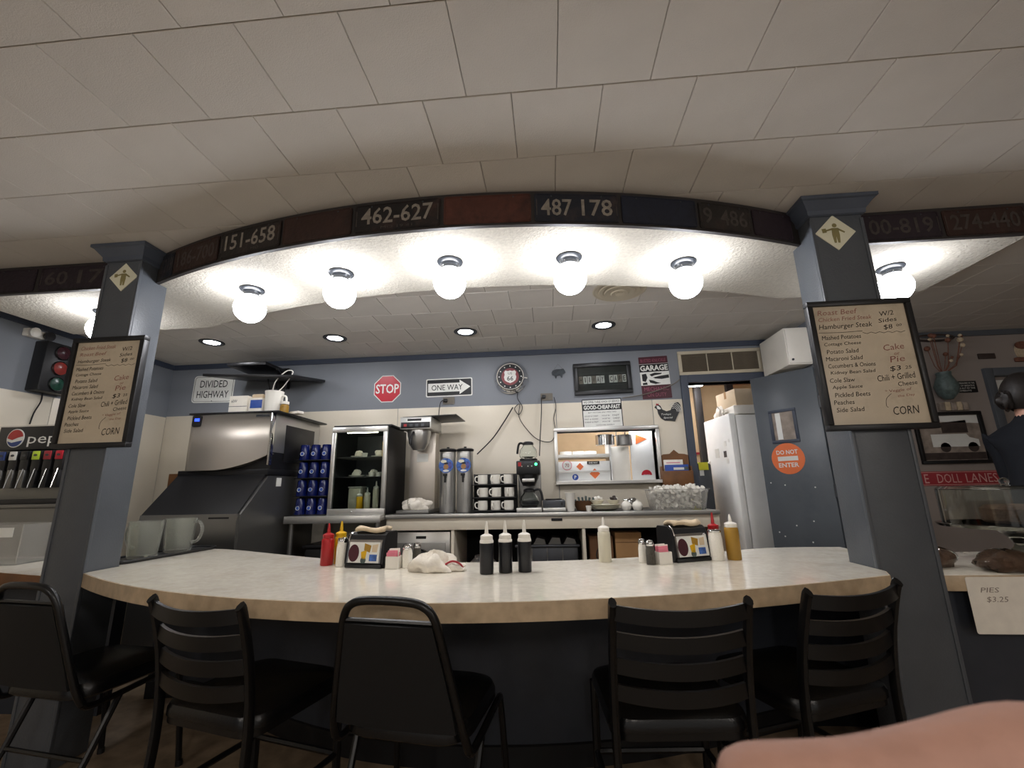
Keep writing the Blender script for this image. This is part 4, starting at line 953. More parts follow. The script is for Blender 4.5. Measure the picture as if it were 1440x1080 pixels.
# ================================================================== BLUE TUMBLERS
t = thing('tumbler_rack', 'black tiered rack holding blue tumblers beside the cooler', 'rack', (-1.958, 3.60, .9355))
for k in range(4): MB().box(-.145, .145, -.06, .10, .005+.146*k-.004, .008+.146*k, .001).build('tier', 'black_plastic', t)
for x in (-.148, .148): MB().box(x-.003, x+.003, .06, .10, 0, .56).build('side_rail', 'black_plastic', t, smooth=False)
MB().box(-.145, .145, .098, .102, 0, .56).build('back_sheet', 'black_plastic', t, smooth=False)
def tumbler(loc):
    t = thing('blue_tumbler', 'blue tumbler with white emblem, bottom tier of the rack, ice machine end', 'tumbler', loc, 0, 'blue tumblers in the rack')
    MB().lathe([(.001, 0), (.042, 0), (.0435, .004), (.040, .06), (.036, .122), (.033, .126), (.001, .126)], 20).build('cup_body', 'blue_cup', t)
    MB().prism(disc(.014, 14, 0, .05), -.0425, -.038, 'xz').build('emblem', 'label_blue', t, smooth=False); MB().tube([(.015*math.cos(R(24*k)), -.0425, .05+.015*math.sin(R(24*k))) for k in range(15)], .0018, 4, True).build('emblem_ring', 'sign_white', t)
    return t
tb0 = tumbler((-1.958-.095, 3.59, .9355+.0085))
for i in range(3):
    for k in range(4):
        if i or k: dup(tb0, (-1.958-.095+.095*i, 3.59, .9355+.0085+.146*k), label='blue tumbler with white emblem, '+['bottom', 'second', 'third', 'top'][k]+' tier of the rack, '+['ice machine end', 'between two others', 'cooler end'][i])

# ================================================================== GLASS DOOR COOLER
CX, CW, CY0, CY1 = -1.545, .235, 3.50, 3.98
t = thing('glass_door_cooler', 'countertop cooler with steel framed glass door and black sides', 'cooler', (CX, CY0, .9355))
Hc = .705
b = MB(); b.box(-CW, -CW+.02, .03, .48, 0, Hc); b.box(CW-.02, CW, .03, .48, 0, Hc); b.box(-CW+.02, CW-.02, .03, .48, 0, .04); b.box(-CW+.02, CW-.02, .03, .48, Hc-.03, Hc); b.box(-CW+.02, CW-.02, .46, .48, .04, Hc-.03)
b.build('cabinet', 'black_plastic', t, smooth=False); MB().box(-CW+.021, CW-.021, .452, .459, .04, Hc-.03).build('liner', 'pewter', t, smooth=False)
b = MB(); e = .035
for x0, x1, z0, z1 in ((-CW, CW, Hc-.045, Hc), (-CW, CW, 0, .05), (-CW, -CW+e, .05, Hc-.045), (CW-e, CW, .05, Hc-.045)): b.box(x0, x1, 0, .028, z0, z1, .004)
d = b.build('door_frame', 'steel', t); MB().box(-CW+e, CW-e, .010, .016, .05, Hc-.045).build('glass_pane', 'cooler_glass', d, smooth=False); MB().sphere((-.03, -.002, .025), .007, 8).build('lock', 'chrome', d)
b = MB()
for z in (.30, .46): MB().box(-CW+.022, CW-.022, .06, .45, z-.004, z).build('shelf', 'clear_plastic', t, smooth=False)
MB().box(-CW-.01, CW+.02, .04, .40, Hc+.0, Hc+.018, .004).build('top_tray', 'black_plastic', t)
mat('cooler_lamp', '#fff6dc', .4, emit=16, var=0)
MB().tube([(-.13, .06, Hc-.042), (.13, .06, Hc-.042)], .006, 8).build('interior_lamp', 'cooler_lamp', t)
def bottle(name, label, loc, mb, mc, r=.028, h=.128, tip=.055, group=None, cat='squeeze bottle'):
    t = thing(name, label, cat, loc, random.uniform(0, 6), group)
    MB().lathe([(.001, 0), (r*.94, 0), (r, .004), (r, h*.9), (r*.97, h*.955), (r*.86, h), (.001, h)], 24).build('bottle_body', mb, t)
    MB().lathe([(r*.86, h), (r*.9, h+.002), (r*.9, h+.016), (r*.6, h+.021), (.0085, h+.024), (.006, h+.024+tip*.5), (.0035, h+.024+tip*.85), (.002, h+.024+tip*.86)], 18).build('nozzle_cap', mc, t)
    return t
IZc = .9355+.0405
for x, y, mb, mc, h, lab in ((-1.575, 3.64, 'yellow_plastic', 'white_plastic', .10, 'short yellow squeeze bottle inside the cooler'), (-1.515, 3.65, 'ranch', 'white_plastic', .11, 'pale squeeze bottle between other bottles inside the cooler'), (-1.445, 3.66, 'ranch', 'white_plastic', .16, 'tall pale squeeze bottle on the cooler floor')):
    bottle('squeeze_bottle', lab, (x, y, IZc), mb, mc, .026, h, .045)
t = thing('plastic_tub', 'clear tub half filled with yellow dressing inside the cooler', 'tub', (-1.645, 3.75, IZc)); MB().box(-.055, .055, -.06, .06, 0, .17, .012).build('tub_body', 'ranch', t); MB().box(-.058, .058, -.063, .063, .17, .182, .006).build('lid', 'white_plastic', t)
def saucer(loc, label, kind):
    t = thing('wrapped_plate', label, 'plate', loc); MB().lathe([(.001, 0), (.035, 0), (.065, .012), (.066, .015), (.03, .006), (.001, .005)], 22).build('plate', 'white_ceramic', t); lump((0, 0, .03), .035, .008, 1, .9, .9, .3, 14, kind).build('wrap', 'white_cloth', t)
saucer((-1.62, 3.66, .9355+.3005), 'small plate with wrapped cake slice on the lower cooler shelf', 2); saucer((-1.50, 3.72, .9355+.3005), 'second wrapped dessert plate on the lower cooler shelf', 5); saucer((-1.62, 3.68, .9355+.4605), 'small plate of wrapped dessert on the upper cooler shelf', 7); saucer((-1.46, 3.72, .9355+.4605), 'wrapped dessert plate beside the yellow bottle on the upper shelf', 9)
for x, z, l in ((-1.475, .3005, 'small white cup at the middle of the lower cooler shelf'), (-1.415, .3005, 'small white cup at the side of the lower cooler shelf'), (-1.545, .4605, 'small white cup on the upper cooler shelf')): tag(MB().lathe([(.001, 0), (.02, 0), (.026, .035), (.023, .035), (.018, .004), (.001, .004)], 18, (x, 3.62, .9355+z)).build('sauce_cup', 'white_ceramic'), l, 'cup')
tag(MB().lathe([(.001, 0), (.026, 0), (.026, .13), (.012, .15), (.012, .165), (.001, .166)], 20, (-1.385, 3.67, .9355+.4605)).build('yellow_bottle', 'yellow_plastic'), 'tall yellow bottle on the upper cooler shelf', 'bottle')

# ================================================================== TEA BREWER, URNS, MUGS, COFFEE
t = thing('tea_brewer', 'tall stainless tea brewer with control head and funnel', 'brewer', (-1.115, 3.62, BZ+.0005))
MB().box(-.135, .135, .0, .36, .69, .795, .006).build('brew_head', 'steel', t); d = MB().box(-.125, .125, -.004, 0, .70, .75, .002).build('control_panel', 'black_plastic', t)
for k in range(4): MB().box(-.10+.05*k, -.075+.05*k, -.006, -.004, .713, .735).build('button', 'red_plastic' if k == 0 else 'pewter', d, smooth=False)
MB().box(-.07, .05, -.003, 0, .76, .78).build('nameplate', 'black_plastic', t, smooth=False)
MB().lathe([(.001, .52), (.05, .525), (.085, .58), (.10, .66), (.10, .69)], 24, (0, .12, 0)).build('brew_funnel', 'steel', t); MB().tube([(-.02, .02, .67), (-.03, -.02, .60), (-.03, -.015, .55)], .009, 8).build('funnel_handle', 'black_plastic', t)
MB().box(-.115, .115, .24, .36, .03, .69, .004).build('column', 'steel_warm', t); MB().box(-.05, .05, .235, .24, .43, .50).build('notice', 'sign_white', t, smooth=False)
MB().box(-.135, .135, -.02, .36, 0, .03, .004).build('base_tray', 'steel_dark', t); MB().box(-.11, .36, .05, .46, .798, .808, .002, T=Matrix.Rotation(R(-1.5), 4, 'Y')).build('open_lid', 'black_plastic', t)
tag(lump((-1.12, 3.70, BZ+.06), .10, BZ+.0312, 1.1, .6, .55, .5, 26, 21).build('cloth_rag', 'white_cloth'), 'crumpled white cloth on the tea brewer tray', 'cloth')
def urn(x, label):
    t = thing('tea_urn', label, 'tea urn', (x, 3.78, BZ+.0005), 0)
    MB().lathe([(.001, 0), (.066, 0), (.068, .01), (.068, .50), (.062, .505), (.001, .505)], 28).build('urn_body', 'steel', t); MB().lathe([(.071, .505), (.074, .51), (.074, .522), (.06, .53), (.001, .53)], 28).build('lid', 'black_plastic', t); MB().lathe([(.012, .53), (.012, .545), (.001, .546)], 12).build('lid_knob', 'black_plastic', t)
    MB().box(-.03, .03, -.0725, -.06, .455, .485, .002).build('label', 'sign_white', t)
    s = MB().prism(disc(.062, 24, 0, .385), -.0735, -.068, 'xz').build('tea_sticker', 'sticker_blue', t, smooth=False); MB().prism(disc(.022, 16, 0, .375), -.0745, -.0735, 'xz').build('sticker_spot', 'cardboard', s, smooth=False); MB().prism(disc(.02, 10, -.02, .42, 1.3, .7), -.0742, -.0735, 'xz').build('sticker_patch', 'sign_cream', s, smooth=False); MB().prism(disc(.022, 10, .035, .385, .7, 1.4), -.0742, -.0735, 'xz').build('sticker_patch', 'purple_print', s, smooth=False); MB().prism(disc(.016, 10, 0, .403, 1.3, .5), -.0748, -.0735, 'xz').build('sticker_patch', 'sign_black', s, smooth=False); MB().prism(disc(.018, 10, .0, .342, 1.5, .5), -.0742, -.0735, 'xz').build('sticker_patch', 'sign_white', s, smooth=False)
    f_ = MB().tube([(0, -.06, .29), (0, -.10, .29)], .010, 8).build('faucet', 'black_plastic', t); MB().tube([(0, -.098, .30), (0, -.098, .245)], .0085, 8).build('spout', 'black_plastic', f_); MB().box(-.018, .018, -.106, -.092, .298, .32, .003).build('faucet_lever', 'black_plastic', f_)
    MB().tube([(0, -.069, .07), (0, -.071, .25)], .003, 6).build('sight_tube', 'clear_plastic', t)
urn(-.868, 'slim steel tea urn beside the tea brewer'); urn(-.718, 'slim steel tea urn beside the mug rack')
t = thing('mug_rack', 'black three tier rack of white mugs', 'rack', (-.462, 3.70, BZ+.0005))
for k in range(3): MB().box(-.178, .178, -.03, .16, .008+.104*k, .016+.104*k, .002).build('tier', 'black_plastic', t)
for x in (-.181, .181): MB().box(x-.004, x+.004, .10, .16, 0, .31, .001).build('side_panel', 'black_plastic', t)
MB().box(-.178, .178, .155, .16, 0, .31).build('back_panel', 'black_plastic', t, smooth=False)
def mug(loc, rz):
    t = thing('coffee_mug', 'white coffee mug on the bottom tier of the black rack, tea urn end', 'mug', loc, rz, 'white mugs in the black rack')
    MB().lathe([(.001, 0), (.034, 0), (.039, .004), (.041, .03), (.040, .076), (.0365, .076), (.037, .03), (.03, .006), (.001, .005)], 22).build('mug_body', 'white_ceramic', t)
    MB().tube(smooth_path([(.039, 0, .062), (.058, 0, .060), (.064, 0, .04), (.056, 0, .02), (.038, 0, .016)], 4), .005, 8).build('handle', 'white_ceramic', t)
    return t
m0 = mug((-.558, 3.72, BZ+.017), R(195))
for k in range(3):
    for i in range(3):
        if i or k: dup(m0, (-.558+.108*i+(.006 if k == 1 else 0), 3.72, BZ+.017+.104*k), R([195, 250, 210, 230, 215, 260, 190, 240, 200][3*k+i]), 'white coffee mug on the '+['bottom', 'middle', 'top'][k]+' tier of the black rack, '+['tea urn end', 'between two mugs', 'coffee brewer end'][i])
def decanter(loc, label, full, rz):
    t = thing('coffee_decanter', label, 'coffee pot', loc, rz)
    MB().lathe([(.001, 0), (.06, 0), (.073, .012), (.078, .035), (.07, .075), (.046, .105), (.04, .118), (.036, .118), (.04, .1), (.065, .07), (.073, .035), (.068, .014), (.001, .006)], 28).build('glass_bowl', 'clear_glass', t)
    if full: MB().lathe([(.001, .0075), (.065, .016), (.0715, .034), (.0695, .045), (.001, .045)], 24).build('coffee', 'dark_sauce', t)
    MB().lathe([(.0405, .112), (.046, .113), (.046, .132), (.03, .142), (.001, .143)], 22).build('collar', 'black_plastic', t)
    MB().tube(smooth_path([(.042, 0, .125), (.08, 0, .135), (.10, 0, .11), (.112, 0, .045)], 5), .0095, 8).build('handle', 'black_plastic', t)
t = thing('coffee_brewer', 'black coffee brewer with green indicator light', 'coffee maker', (-.172, 3.68, BZ+.0005))
MB().box(-.10, .10, -.08, .36, 0, .035, .005).build('base', 'steel', t); MB().lathe([(.001, .035), (.065, .035), (.065, .041), (.001, .041)], 24, (0, .02, 0)).build('lower_warmer', 'black_plastic', t)
MB().box(-.095, .095, .15, .36, .035, .30, .006).build('column', 'steel_dark', t); h = MB().box(-.096, .096, -.06, .36, .295, .405, .008).build('head', 'black_plastic', t)
MB().sphere((.065, -.062, .375), .011, 10).build('indicator_lamp', 'green_led', h); MB().box(-.03, .03, -.063, -.06, .385, .397).build('nameplate', 'pewter', h, smooth=False); MB().box(-.08, -.055, -.064, -.06, .36, .392).build('switch', 'red_plastic', h, smooth=False)
for x in (-.05, .0, .03): MB().sphere((x, -.06, .36), .005, 8).build('button', 'sign_white', h)
MB().lathe([(.001, .20), (.05, .205), (.075, .26), (.078, .296)], 24, (0, .03, 0)).build('brew_basket', 'black_plastic', t); MB().box(-.05, .05, -.075, -.05, .235, .262, .004).build('basket_handle', 'steel', t)
MB().lathe([(.07, .405), (.075, .41), (.075, .425), (.001, .427)], 24, (0, .06, 0)).build('upper_warmer', 'black_plastic', t)
decanter((-.172, 3.74, BZ+.428), 'empty glass coffee decanter on top of the coffee brewer', False, R(150)); decanter((-.172, 3.70, BZ+.0425), 'glass coffee decanter with coffee in the brewer', True, R(-10))
t = thing('warmer_plate', 'low grey double warmer plate beside the coffee brewer', 'warmer', (.027, 3.72, BZ+.0005)); MB().box(-.09, .092, -.09, .22, 0, .03, .004).build('front_step', 'steel', t); MB().box(-.092, .092, .0, .30, .03, .085, .006).build('rear_step', 'pewter', t); MB().lathe([(.001, .085), (.07, .085), (.07, .095), (.001, .095)], 24, (0, .14, 0)).build('hot_plate', 'black_plastic', t); MB().box(.055, .07, -.003, 0, .045, .07).build('switch', 'black_plastic', t, smooth=False)

# right part of the back counter
Z0 = BZ+.0005
t = thing('foam_cup', 'tall white foam cup on the back counter', 'cup', (.16, 3.70, Z0)); MB().lathe([(.001, 0), (.028, 0), (.04, .14), (.042, .143), (.037, .143), (.026, .006), (.001, .006)], 24).build('cup_body', 'white_plastic', t)
t = thing('wicker_basket', 'dark basket of grey packets behind the foam cup', 'basket', (.285, 3.86, Z0)); MB().lathe([(.001, 0), (.07, 0), (.095, .07), (.098, .075), (.09, .072), (.066, .006), (.001, .005)], 20).build('basket', 'cardboard_dark', t)
for k in range(6): MB().box(-.055+.02*k, -.042+.02*k, -.04, .03, .03, .105+.008*(k % 2), T=Matrix.Rotation(R(-18+6*k), 4, 'Y')).build('packet', 'teal_wire', t, smooth=False)
tag(MB().lathe([(.001, 0), (.018, 0), (.024, .042), (.0215, .042), (.016, .004), (.001, .004)], 18, (.30, 3.66, Z0)).build('sauce_cup', 'white_ceramic'), 'small white sauce cup beside the cream bowls', 'cup')
t = thing('cream_plate_stack', 'wide cream platter stack on the back counter', 'plates', (.44, 3.72, Z0)); 
for k in range(3): MB().lathe([(.06, .012*k), (.115, .012*k+.02), (.117, .012*k+.024), (.06, .012*k+.008)], 28).build('platter', 'ranch', t)
for x, y, sd, lab in ((.375, 3.72, 4, 'small cream bowl of white creamer cups on the platter stack'), (.505, 3.72, 8, 'small cream bowl of dark packets on the platter stack')):
    t = thing('packet_bowl', lab, 'bowl', (x, y, Z0+.049)); MB().lathe([(.001, 0), (.03, 0), (.055, .03), (.057, .033), (.05, .03), (.028, .005), (.001, .004)], 22).build('bowl', 'ranch', t)
    rn = random.Random(sd)
    for k in range(9):
        a = rn.uniform(0, 6.28); q = rn.uniform(0, .035); MB().lathe([(.001, 0), (.010, 0), (.015, .016), (.001, .017)], 8, T=Matrix.Translation((q*math.cos(a), q*math.sin(a), .025+rn.uniform(0, .02))) @ Matrix.Rotation(rn.uniform(-1, 1), 4, 'X')).build('creamer' if sd == 4 else 'packet', 'white_plastic' if sd == 4 or k % 3 == 0 else 'photo_dark', t)
for x, y, s, lab in ((.60, 3.70, 1, 'round white sugar pot on the back counter'), (.688, 3.70, .9, 'second round white sugar pot beside the creamer tub')): tag(MB().lathe([(.001, 0), (.03, 0), (.04, .02), (.042, .04), (.03, .062), (.012, .07), (.012, .08), (.001, .082)], 20, (x, y, Z0)).build('sugar_pot', 'white_ceramic'), lab, 'sugar pot')
t = thing('spoon_dish', 'dish of shiny wrapped packets behind the sugar pots', 'dish', (.66, 3.87, Z0)); MB().lathe([(.001, 0), (.04, 0), (.07, .03), (.066, .03), (.036, .005), (.001, .004)], 20).build('dish', 'steel', t); lump((0, 0, .045), .06, .012, 1, 1, .6, .5, 18, 12).build('packets', 'chrome', t)
t = thing('creamer_tub', 'large clear plastic tub heaped with white creamer cups', 'tub', (1.0, 3.72, Z0))
b = MB(); v = []; f = []
for (hx, hy, z) in ((.20, .09, 0), (.225, .115, .15), (.235, .125, .152), (.235, .125, .158), (.22, .11, .155), (.195, .085, .006)): v += [(x*1.0, y, z) for x, y in rrect(2*hx, 2*hy, .03, 4)]
n = 20
for j in range(5):
    for k in range(n): f.append((j*n+k, j*n+(k+1) % n, (j+1)*n+(k+1) % n, (j+1)*n+k))
f += [tuple(reversed(range(n))), tuple(range(5*n, 6*n))]
b.add(v, f).build('tub_body', 'clear_plastic', t)
rn = random.Random(3)
cm = MB().lathe([(.001, 0), (.011, 0), (.0165, .018), (.018, .019), (.001, .0195)], 9); c1 = None
for k in range(260):
    z = .012+.165*(k/260); lim = .17+.02*z/.15
    lo = (rn.uniform(-lim, lim), rn.uniform(-.075, .075) if k % 3 else -.075+rn.uniform(0, .012), z); ro = (rn.uniform(-1.5, 1.5), rn.uniform(-1.5, 1.5), rn.uniform(0, 6))
    if c1 is None: c1 = cm.build('creamer_cup', 'white_plastic', t, loc=lo, rot=ro)
    else: o = c1.copy(); col.objects.link(o); o.location = lo; o.rotation_euler = ro
t = thing('letter_holder', 'brown wooden wall letter holder with scalloped top by the doorway', 'letter holder', (1.135, YB-.0065, 1.09))
MB().prism([(-.145, 0), (.12, 0), (.12, .29), (.09, .30), (.04, .305), (.0, .34), (-.04, .305), (-.10, .30), (-.145, .27)], -.015, 0, 'xz').build('back_board', 'wood_brown', t, smooth=False); MB().box(-.145, .12, -.11, -.095, .0, .15, .003).build('front_board', 'wood_brown', t)
for x in (-.145, .108): MB().box(x, x+.012, -.095, -.015, 0, .19, .002).build('side_board', 'wood_brown', t)
MB().box(-.133, .108, -.095, -.015, 0, .012).build('bottom_board', 'wood_brown', t, smooth=False)
t = thing('blue_carton', 'blue printed flat carton in the wooden letter holder', 'box', (1.125, YB-.095, 1.1035)); MB().box(-.10, .10, -.004, .018, 0, .19, .002).build('box_body', 'label_blue', t); MB().box(-.03, .06, -.006, -.004, .145, .165).build('print', 'sign_white', t, smooth=False); MB().box(.065, .095, -.006, -.004, .145, .17).build('print_patch', 'teal_wire', t, smooth=False)
t = thing('white_booklet', 'white booklet standing behind the blue carton', 'booklet', (1.115, YB-.065, 1.1035)); MB().box(-.09, .075, 0, .02, 0, .235, .001).build('cover', 'white_paper', t); MB().box(-.07, .05, -.001, 0, .205, .212).build('print_line', 'pink_paper', t, smooth=False)
t = thing('yellow_box', 'small yellow and white box beside the creamer tub', 'box', (1.215, 3.95, Z0)); MB().box(-.035, .03, -.03, .03, 0, .10, .002).build('box_body', 'yellow_cloth', t); MB().box(-.036, .031, -.031, .031, .07, .101).build('white_top', 'white_paper', t, smooth=False)

# ================================================================== THINGS ON THE FRONT COUNTER
C = CT+.0005
bottle('ketchup_bottle', 'red ketchup squeeze bottle beside the napkin dispenser', (-1.072, 2.145, C), 'red_plastic', 'red_plastic', .029, .122, .05)
bottle('mustard_bottle', 'yellow mustard squeeze bottle behind the ketchup bottle', (-1.030, 2.19, C), 'yellow_plastic', 'yellow_plastic', .028, .125, .055)
def shaker(name, label, loc, fill, r=.019, h=.068, cat='shaker', lid='chrome', top=.022, square=False):
    t = thing(name, label, cat, loc)
    n = 6 if square else 18
    MB().lathe([(.001, 0), (r, 0), (r*1.03, .004), (r*.98, h*.75), (r*.82, h), (.001, h)], n).build('contents', fill, t)
    MB().lathe([(r*.86, h), (r*.92, h+.003), (r*.92, h+top*.6), (r*.7, h+top), (.001, h+top*1.1)], 16).build('cap', lid, t)
    return t
shaker('sugar_pourer', 'white sugar pourer between mustard bottle and napkin dispenser', (-.985, 2.115, C), 'salt', .026, .105)
def dispenser(loc, rz, label):
    t = thing('napkin_dispenser', label, 'napkin dispenser', loc, rz)
    W, Hh, D = .098, .152, .115
    v = []; f = []; prof = [(0, 0), (-.012, .02), (0, .11), (.012, .14), (.03, Hh), (D-.01, Hh), (D, Hh-.01), (D, 0)]
    MB().prism([(y, z) for y, z in prof], -W, W, 'yz').build('housing', 'black_plastic', t, smooth=False)
    face = MB().prism([(-.001, .014), (-.014, .022), (-.002, .108), (.008, .128), (.012, .124), (.003, .106), (-.008, .024), (.003, .014)], -W+.012, W-.012, 'yz').build('face_plate', 'chrome', t)
    T = Matrix.Translation((0, -.0082, .068)) @ Matrix.Rotation(R(-8), 4, 'X')
    ad = MB().box(-W+.02, W-.02, -.0012, 0, -.046, .042, T=T).build('ad_card', 'sign_white', t, smooth=False)
    for m, q in (('maroon', disc(.034, 20, -.052, -.005, .8, 1.1)), ('mustard_fill', [(.0, .038), (.035, .028), (.03, -.002), (.0, .008)]), ('yellow_plastic', [(-.015, .0), (.015, .01), (.01, -.03), (-.01, -.028)]), ('kraft_paper', [(.04, .03), (.07, .035), (.066, .0), (.04, .0)]), ('teal_wire', disc(.014, 14, .0, -.035)), ('sticker_blue', [(.03, -.01), (.068, -.01), (.068, -.038), (.03, -.038)])):
        MB().prism(q, -.002, -.0012, 'xz', T=T).build('ad_print', m, ad, smooth=False)
    MB().box(-W+.005, W-.005, -.018, .02, 0, .016, .004).build('front_lip', 'black_plastic', t)
    MB().tube(smooth_path([(-W+.012, -.002, .112), (-W+.012, .012, .142), (-W+.02, .04, Hh+.001)], 4), .004, 6).build('side_strip', 'chrome', t)
    b = MB(); v = []; f = []
    for j in range(7):
        for k in range(9):
            u = k/8; w_ = j/6; v.append((-.07+.15*u, .015+.08*w_, Hh+.013+.006*math.sin(u*6+w_*3)+.008*math.sin(w_*PI)+.006*u*math.sin(w_*7)))
    for j in range(6):
        for k in range(8): a = j*9+k; f.append((a, a+1, a+10, a+9))
    o = MB().add(v, f).build('napkin', 'kraft_paper', t); mo = o.modifiers.new('s', 'SOLIDIFY'); mo.thickness = .014; mo.offset = -1
    return t
dispenser((-.855, 2.07, C), R(-10), 'black napkin dispenser with picture card beside the crumpled cloth')
dispenser((.632, 2.185, C), R(22), 'black napkin dispenser with picture card beside the sugar pourer with red cap')
def caddy(loc, rz, label):
    t = thing('sugar_caddy', label, 'caddy', loc, rz)
    b = MB()
    for x0, x1, y0, y1, z0, z1 in ((-.03, .03, -.025, -.022, 0, .052), (-.03, .03, .022, .025, 0, .052), (-.03, -.027, -.022, .022, 0, .052), (.027, .03, -.022, .022, 0, .052), (-.027, .027, -.022, .022, 0, .003)): b.box(x0, x1, y0, y1, z0, z1)
    b.build('tray', 'white_plastic', t, smooth=False)
    for k in range(6): MB().box(-.024, .022, -.019+.0065*k, -.0145+.0065*k, .004, .070+.006*(k % 3), .001, T=Matrix.Rotation(R(-5+3*(k % 4)), 4, 'Y')).build('sweetener_packet', 'pink_paper' if k % 3 != 2 else 'white_paper', t)
    return t
caddy((-.712, 2.055, C), R(-4), 'white sugar caddy with pink packets beside the salt shaker and cloth'); caddy((.488, 2.12, C), R(14), 'white sugar caddy with pink packets beside the pepper shaker')
shaker('salt_shaker', 'square white salt shaker with steel cap beside the crumpled cloth', (-.655, 2.065, C), 'salt', .024, .078, square=True)
shaker('pepper_shaker', 'dark pepper shaker with steel cap behind the salt shaker by the cloth', (-.625, 2.115, C), 'pepper', .019, .078)
o = lump((-.515, 1.985, C+.018), .085, C, 1.15, .65, .62, .6, 34, 31).build('cloth_rag', 'white_cloth', None)
t = thing('counter_cloth', 'crumpled white cloth with red stripe on the counter', 'cloth', (-.515, 1.985, C)); o.parent = t; o.matrix_parent_inverse = Matrix.Translation((.515, -1.985, -C)); o.name = 'cloth_body'
lump((.085, .0, .012), .045, 0, 1.1, .8, .5, .5, 20, 8).build('cloth_fold', 'white_cloth', t); MB().tube(smooth_path([(.06, -.03, .03), (.09, -.025, .042), (.12, -.015, .03), (.135, -.01, .008)], 5), .0045, 6).build('red_stripe', 'red_sign', t)
for x, y, lab in ((-.272, 1.915, 'black sauce squeeze bottle nearest to the crumpled cloth'), (-.197, 1.945, 'black sauce squeeze bottle between two like it'), (-.117, 1.958, 'black sauce squeeze bottle at the far end of three from the cloth')): 
    q = bottle('sauce_bottle', lab, (x, y, C), 'dark_sauce', 'white_plastic', .0285, .132, .058, 'black sauce bottles')
    MB().lathe([(.0288, .120), (.0288, .128), (.026, .133)], 24).build('clear_shoulder', 'white_plastic', q)
bottle('ranch_bottle', 'white dressing squeeze bottle standing alone on the counter', (.242, 2.19, C), 'ranch', 'white_plastic', .029, .135, .045)
shaker('salt_shaker', 'round salt shaker with steel cap behind the pepper shaker', (.408, 2.165, C), 'salt', .018, .078); shaker('pepper_shaker', 'pepper shaker with steel cap beside the pink packet caddy', (.432, 2.11, C), 'pepper', .0195, .078)
t = shaker('sugar_pourer', 'tall sugar pourer with steel collar in front of a red capped bottle', (.752, 2.215, C), 'salt', .031, .122, top=.012)
bottle('ketchup_bottle', 'red capped ketchup bottle hidden behind the sugar pourer', (.775, 2.29, C), 'red_plastic', 'red_plastic', .028, .13, .06)
bottle('mustard_bottle', 'brown mustard squeeze bottle beside the sugar pourer with the steel collar', (.832, 2.225, C), 'mustard_fill', 'white_plastic', .031, .142, .04)
# pitcher tray
t = thing('serving_tray', 'black serving tray under the clear pitchers', 'tray', (-2.24, 2.50, C), R(-4)); MB().prism(rrect(.19, .62, .04), 0, .008, 'xy').build('tray_base', 'black_plastic', t, smooth=False); MB().tube([(x, y, .012) for x, y in rrect(.19, .62, .04)], .006, 6, True).build('rim', 'black_plastic', t)
def pitcher(loc, rz, label):
    t = thing('clear_pitcher', label, 'pitcher', loc, rz); MB().lathe([(.001, 0), (.066, 0), (.07, .01), (.082, .175), (.084, .19), (.079, .19), (.076, .17), (.064, .014), (.001, .01)], 10).build('pitcher_body', 'pitcher_plastic', t)
    MB().tube(smooth_path([(.078, 0, .165), (.115, 0, .165), (.132, 0, .12), (.115, 0, .065), (.074, 0, .05)], 5), .009, 8).build('handle', 'pitcher_plastic', t)
pitcher((-2.235, 2.37, C+.009), R(170), 'clear plastic pitcher on the tray close to the post'); pitcher((-2.23, 2.60, C+.009), R(5), 'clear plastic pitcher on the tray with handle towards the ice machine')

# ================================================================== LEFT SIDE: SODA FOUNTAIN, TRAFFIC LIGHT
t = thing('ice_chest', 'steel ice chest under the soda fountain', 'ice chest', (0, 0, 0)); MB().box(-3.66, -3.04, 2.615, 3.02, .02, 1.06, .006).build('chest_body', 'steel_dark', t); MB().box(-3.67, -3.03, 2.605, 3.03, 1.06, 1.083, .004).build('chest_top', 'steel_dark', t)
t = thing('soda_fountain', 'black soda fountain with brand header and six flavour valves', 'soda fountain', (-3.29, 2.66, 1.0835))
MB().box(-.37, .24, .06, .34, 0, .36, .006).build('cabinet', 'black_plastic', t); h = MB().box(-.37, .24, -.02, .34, .345, .51, .008).build('header', 'black_plastic', t); MB().box(-.37, .24, -.022, -.019, .50, .508).build('header_edge', 'chrome', h, smooth=False)
ce = (-.235, .425)
MB().prism(disc(.062, 28, *ce), -.024, -.020, 'xz').build('emblem_disc', 'sign_white', h, smooth=False)
top = [(ce[0]+.056*math.cos(a), ce[1]+.056*math.sin(a)) for a in [R(12+k*12) for k in range(15)]]+[(ce[0]-.02, ce[1]-.012), (ce[0]+.02, ce[1]+.004)]
MB().prism(top, -.0252, -.024, 'xz').build('emblem_red', 'emblem_red', h, smooth=False)
bot = [(ce[0]+.056*math.cos(a), ce[1]+.056*math.sin(a)) for a in [R(200+k*12) for k in range(13)]]+[(ce[0]+.02, ce[1]-.022), (ce[0]-.02, ce[1]-.03)]
MB().prism(bot, -.0252, -.024, 'xz').build('emblem_blue', 'emblem_blue', h, smooth=False)
text('pepsi', 'sign_white', h, -.145, -.0205, .408, .085, .30, al='l')
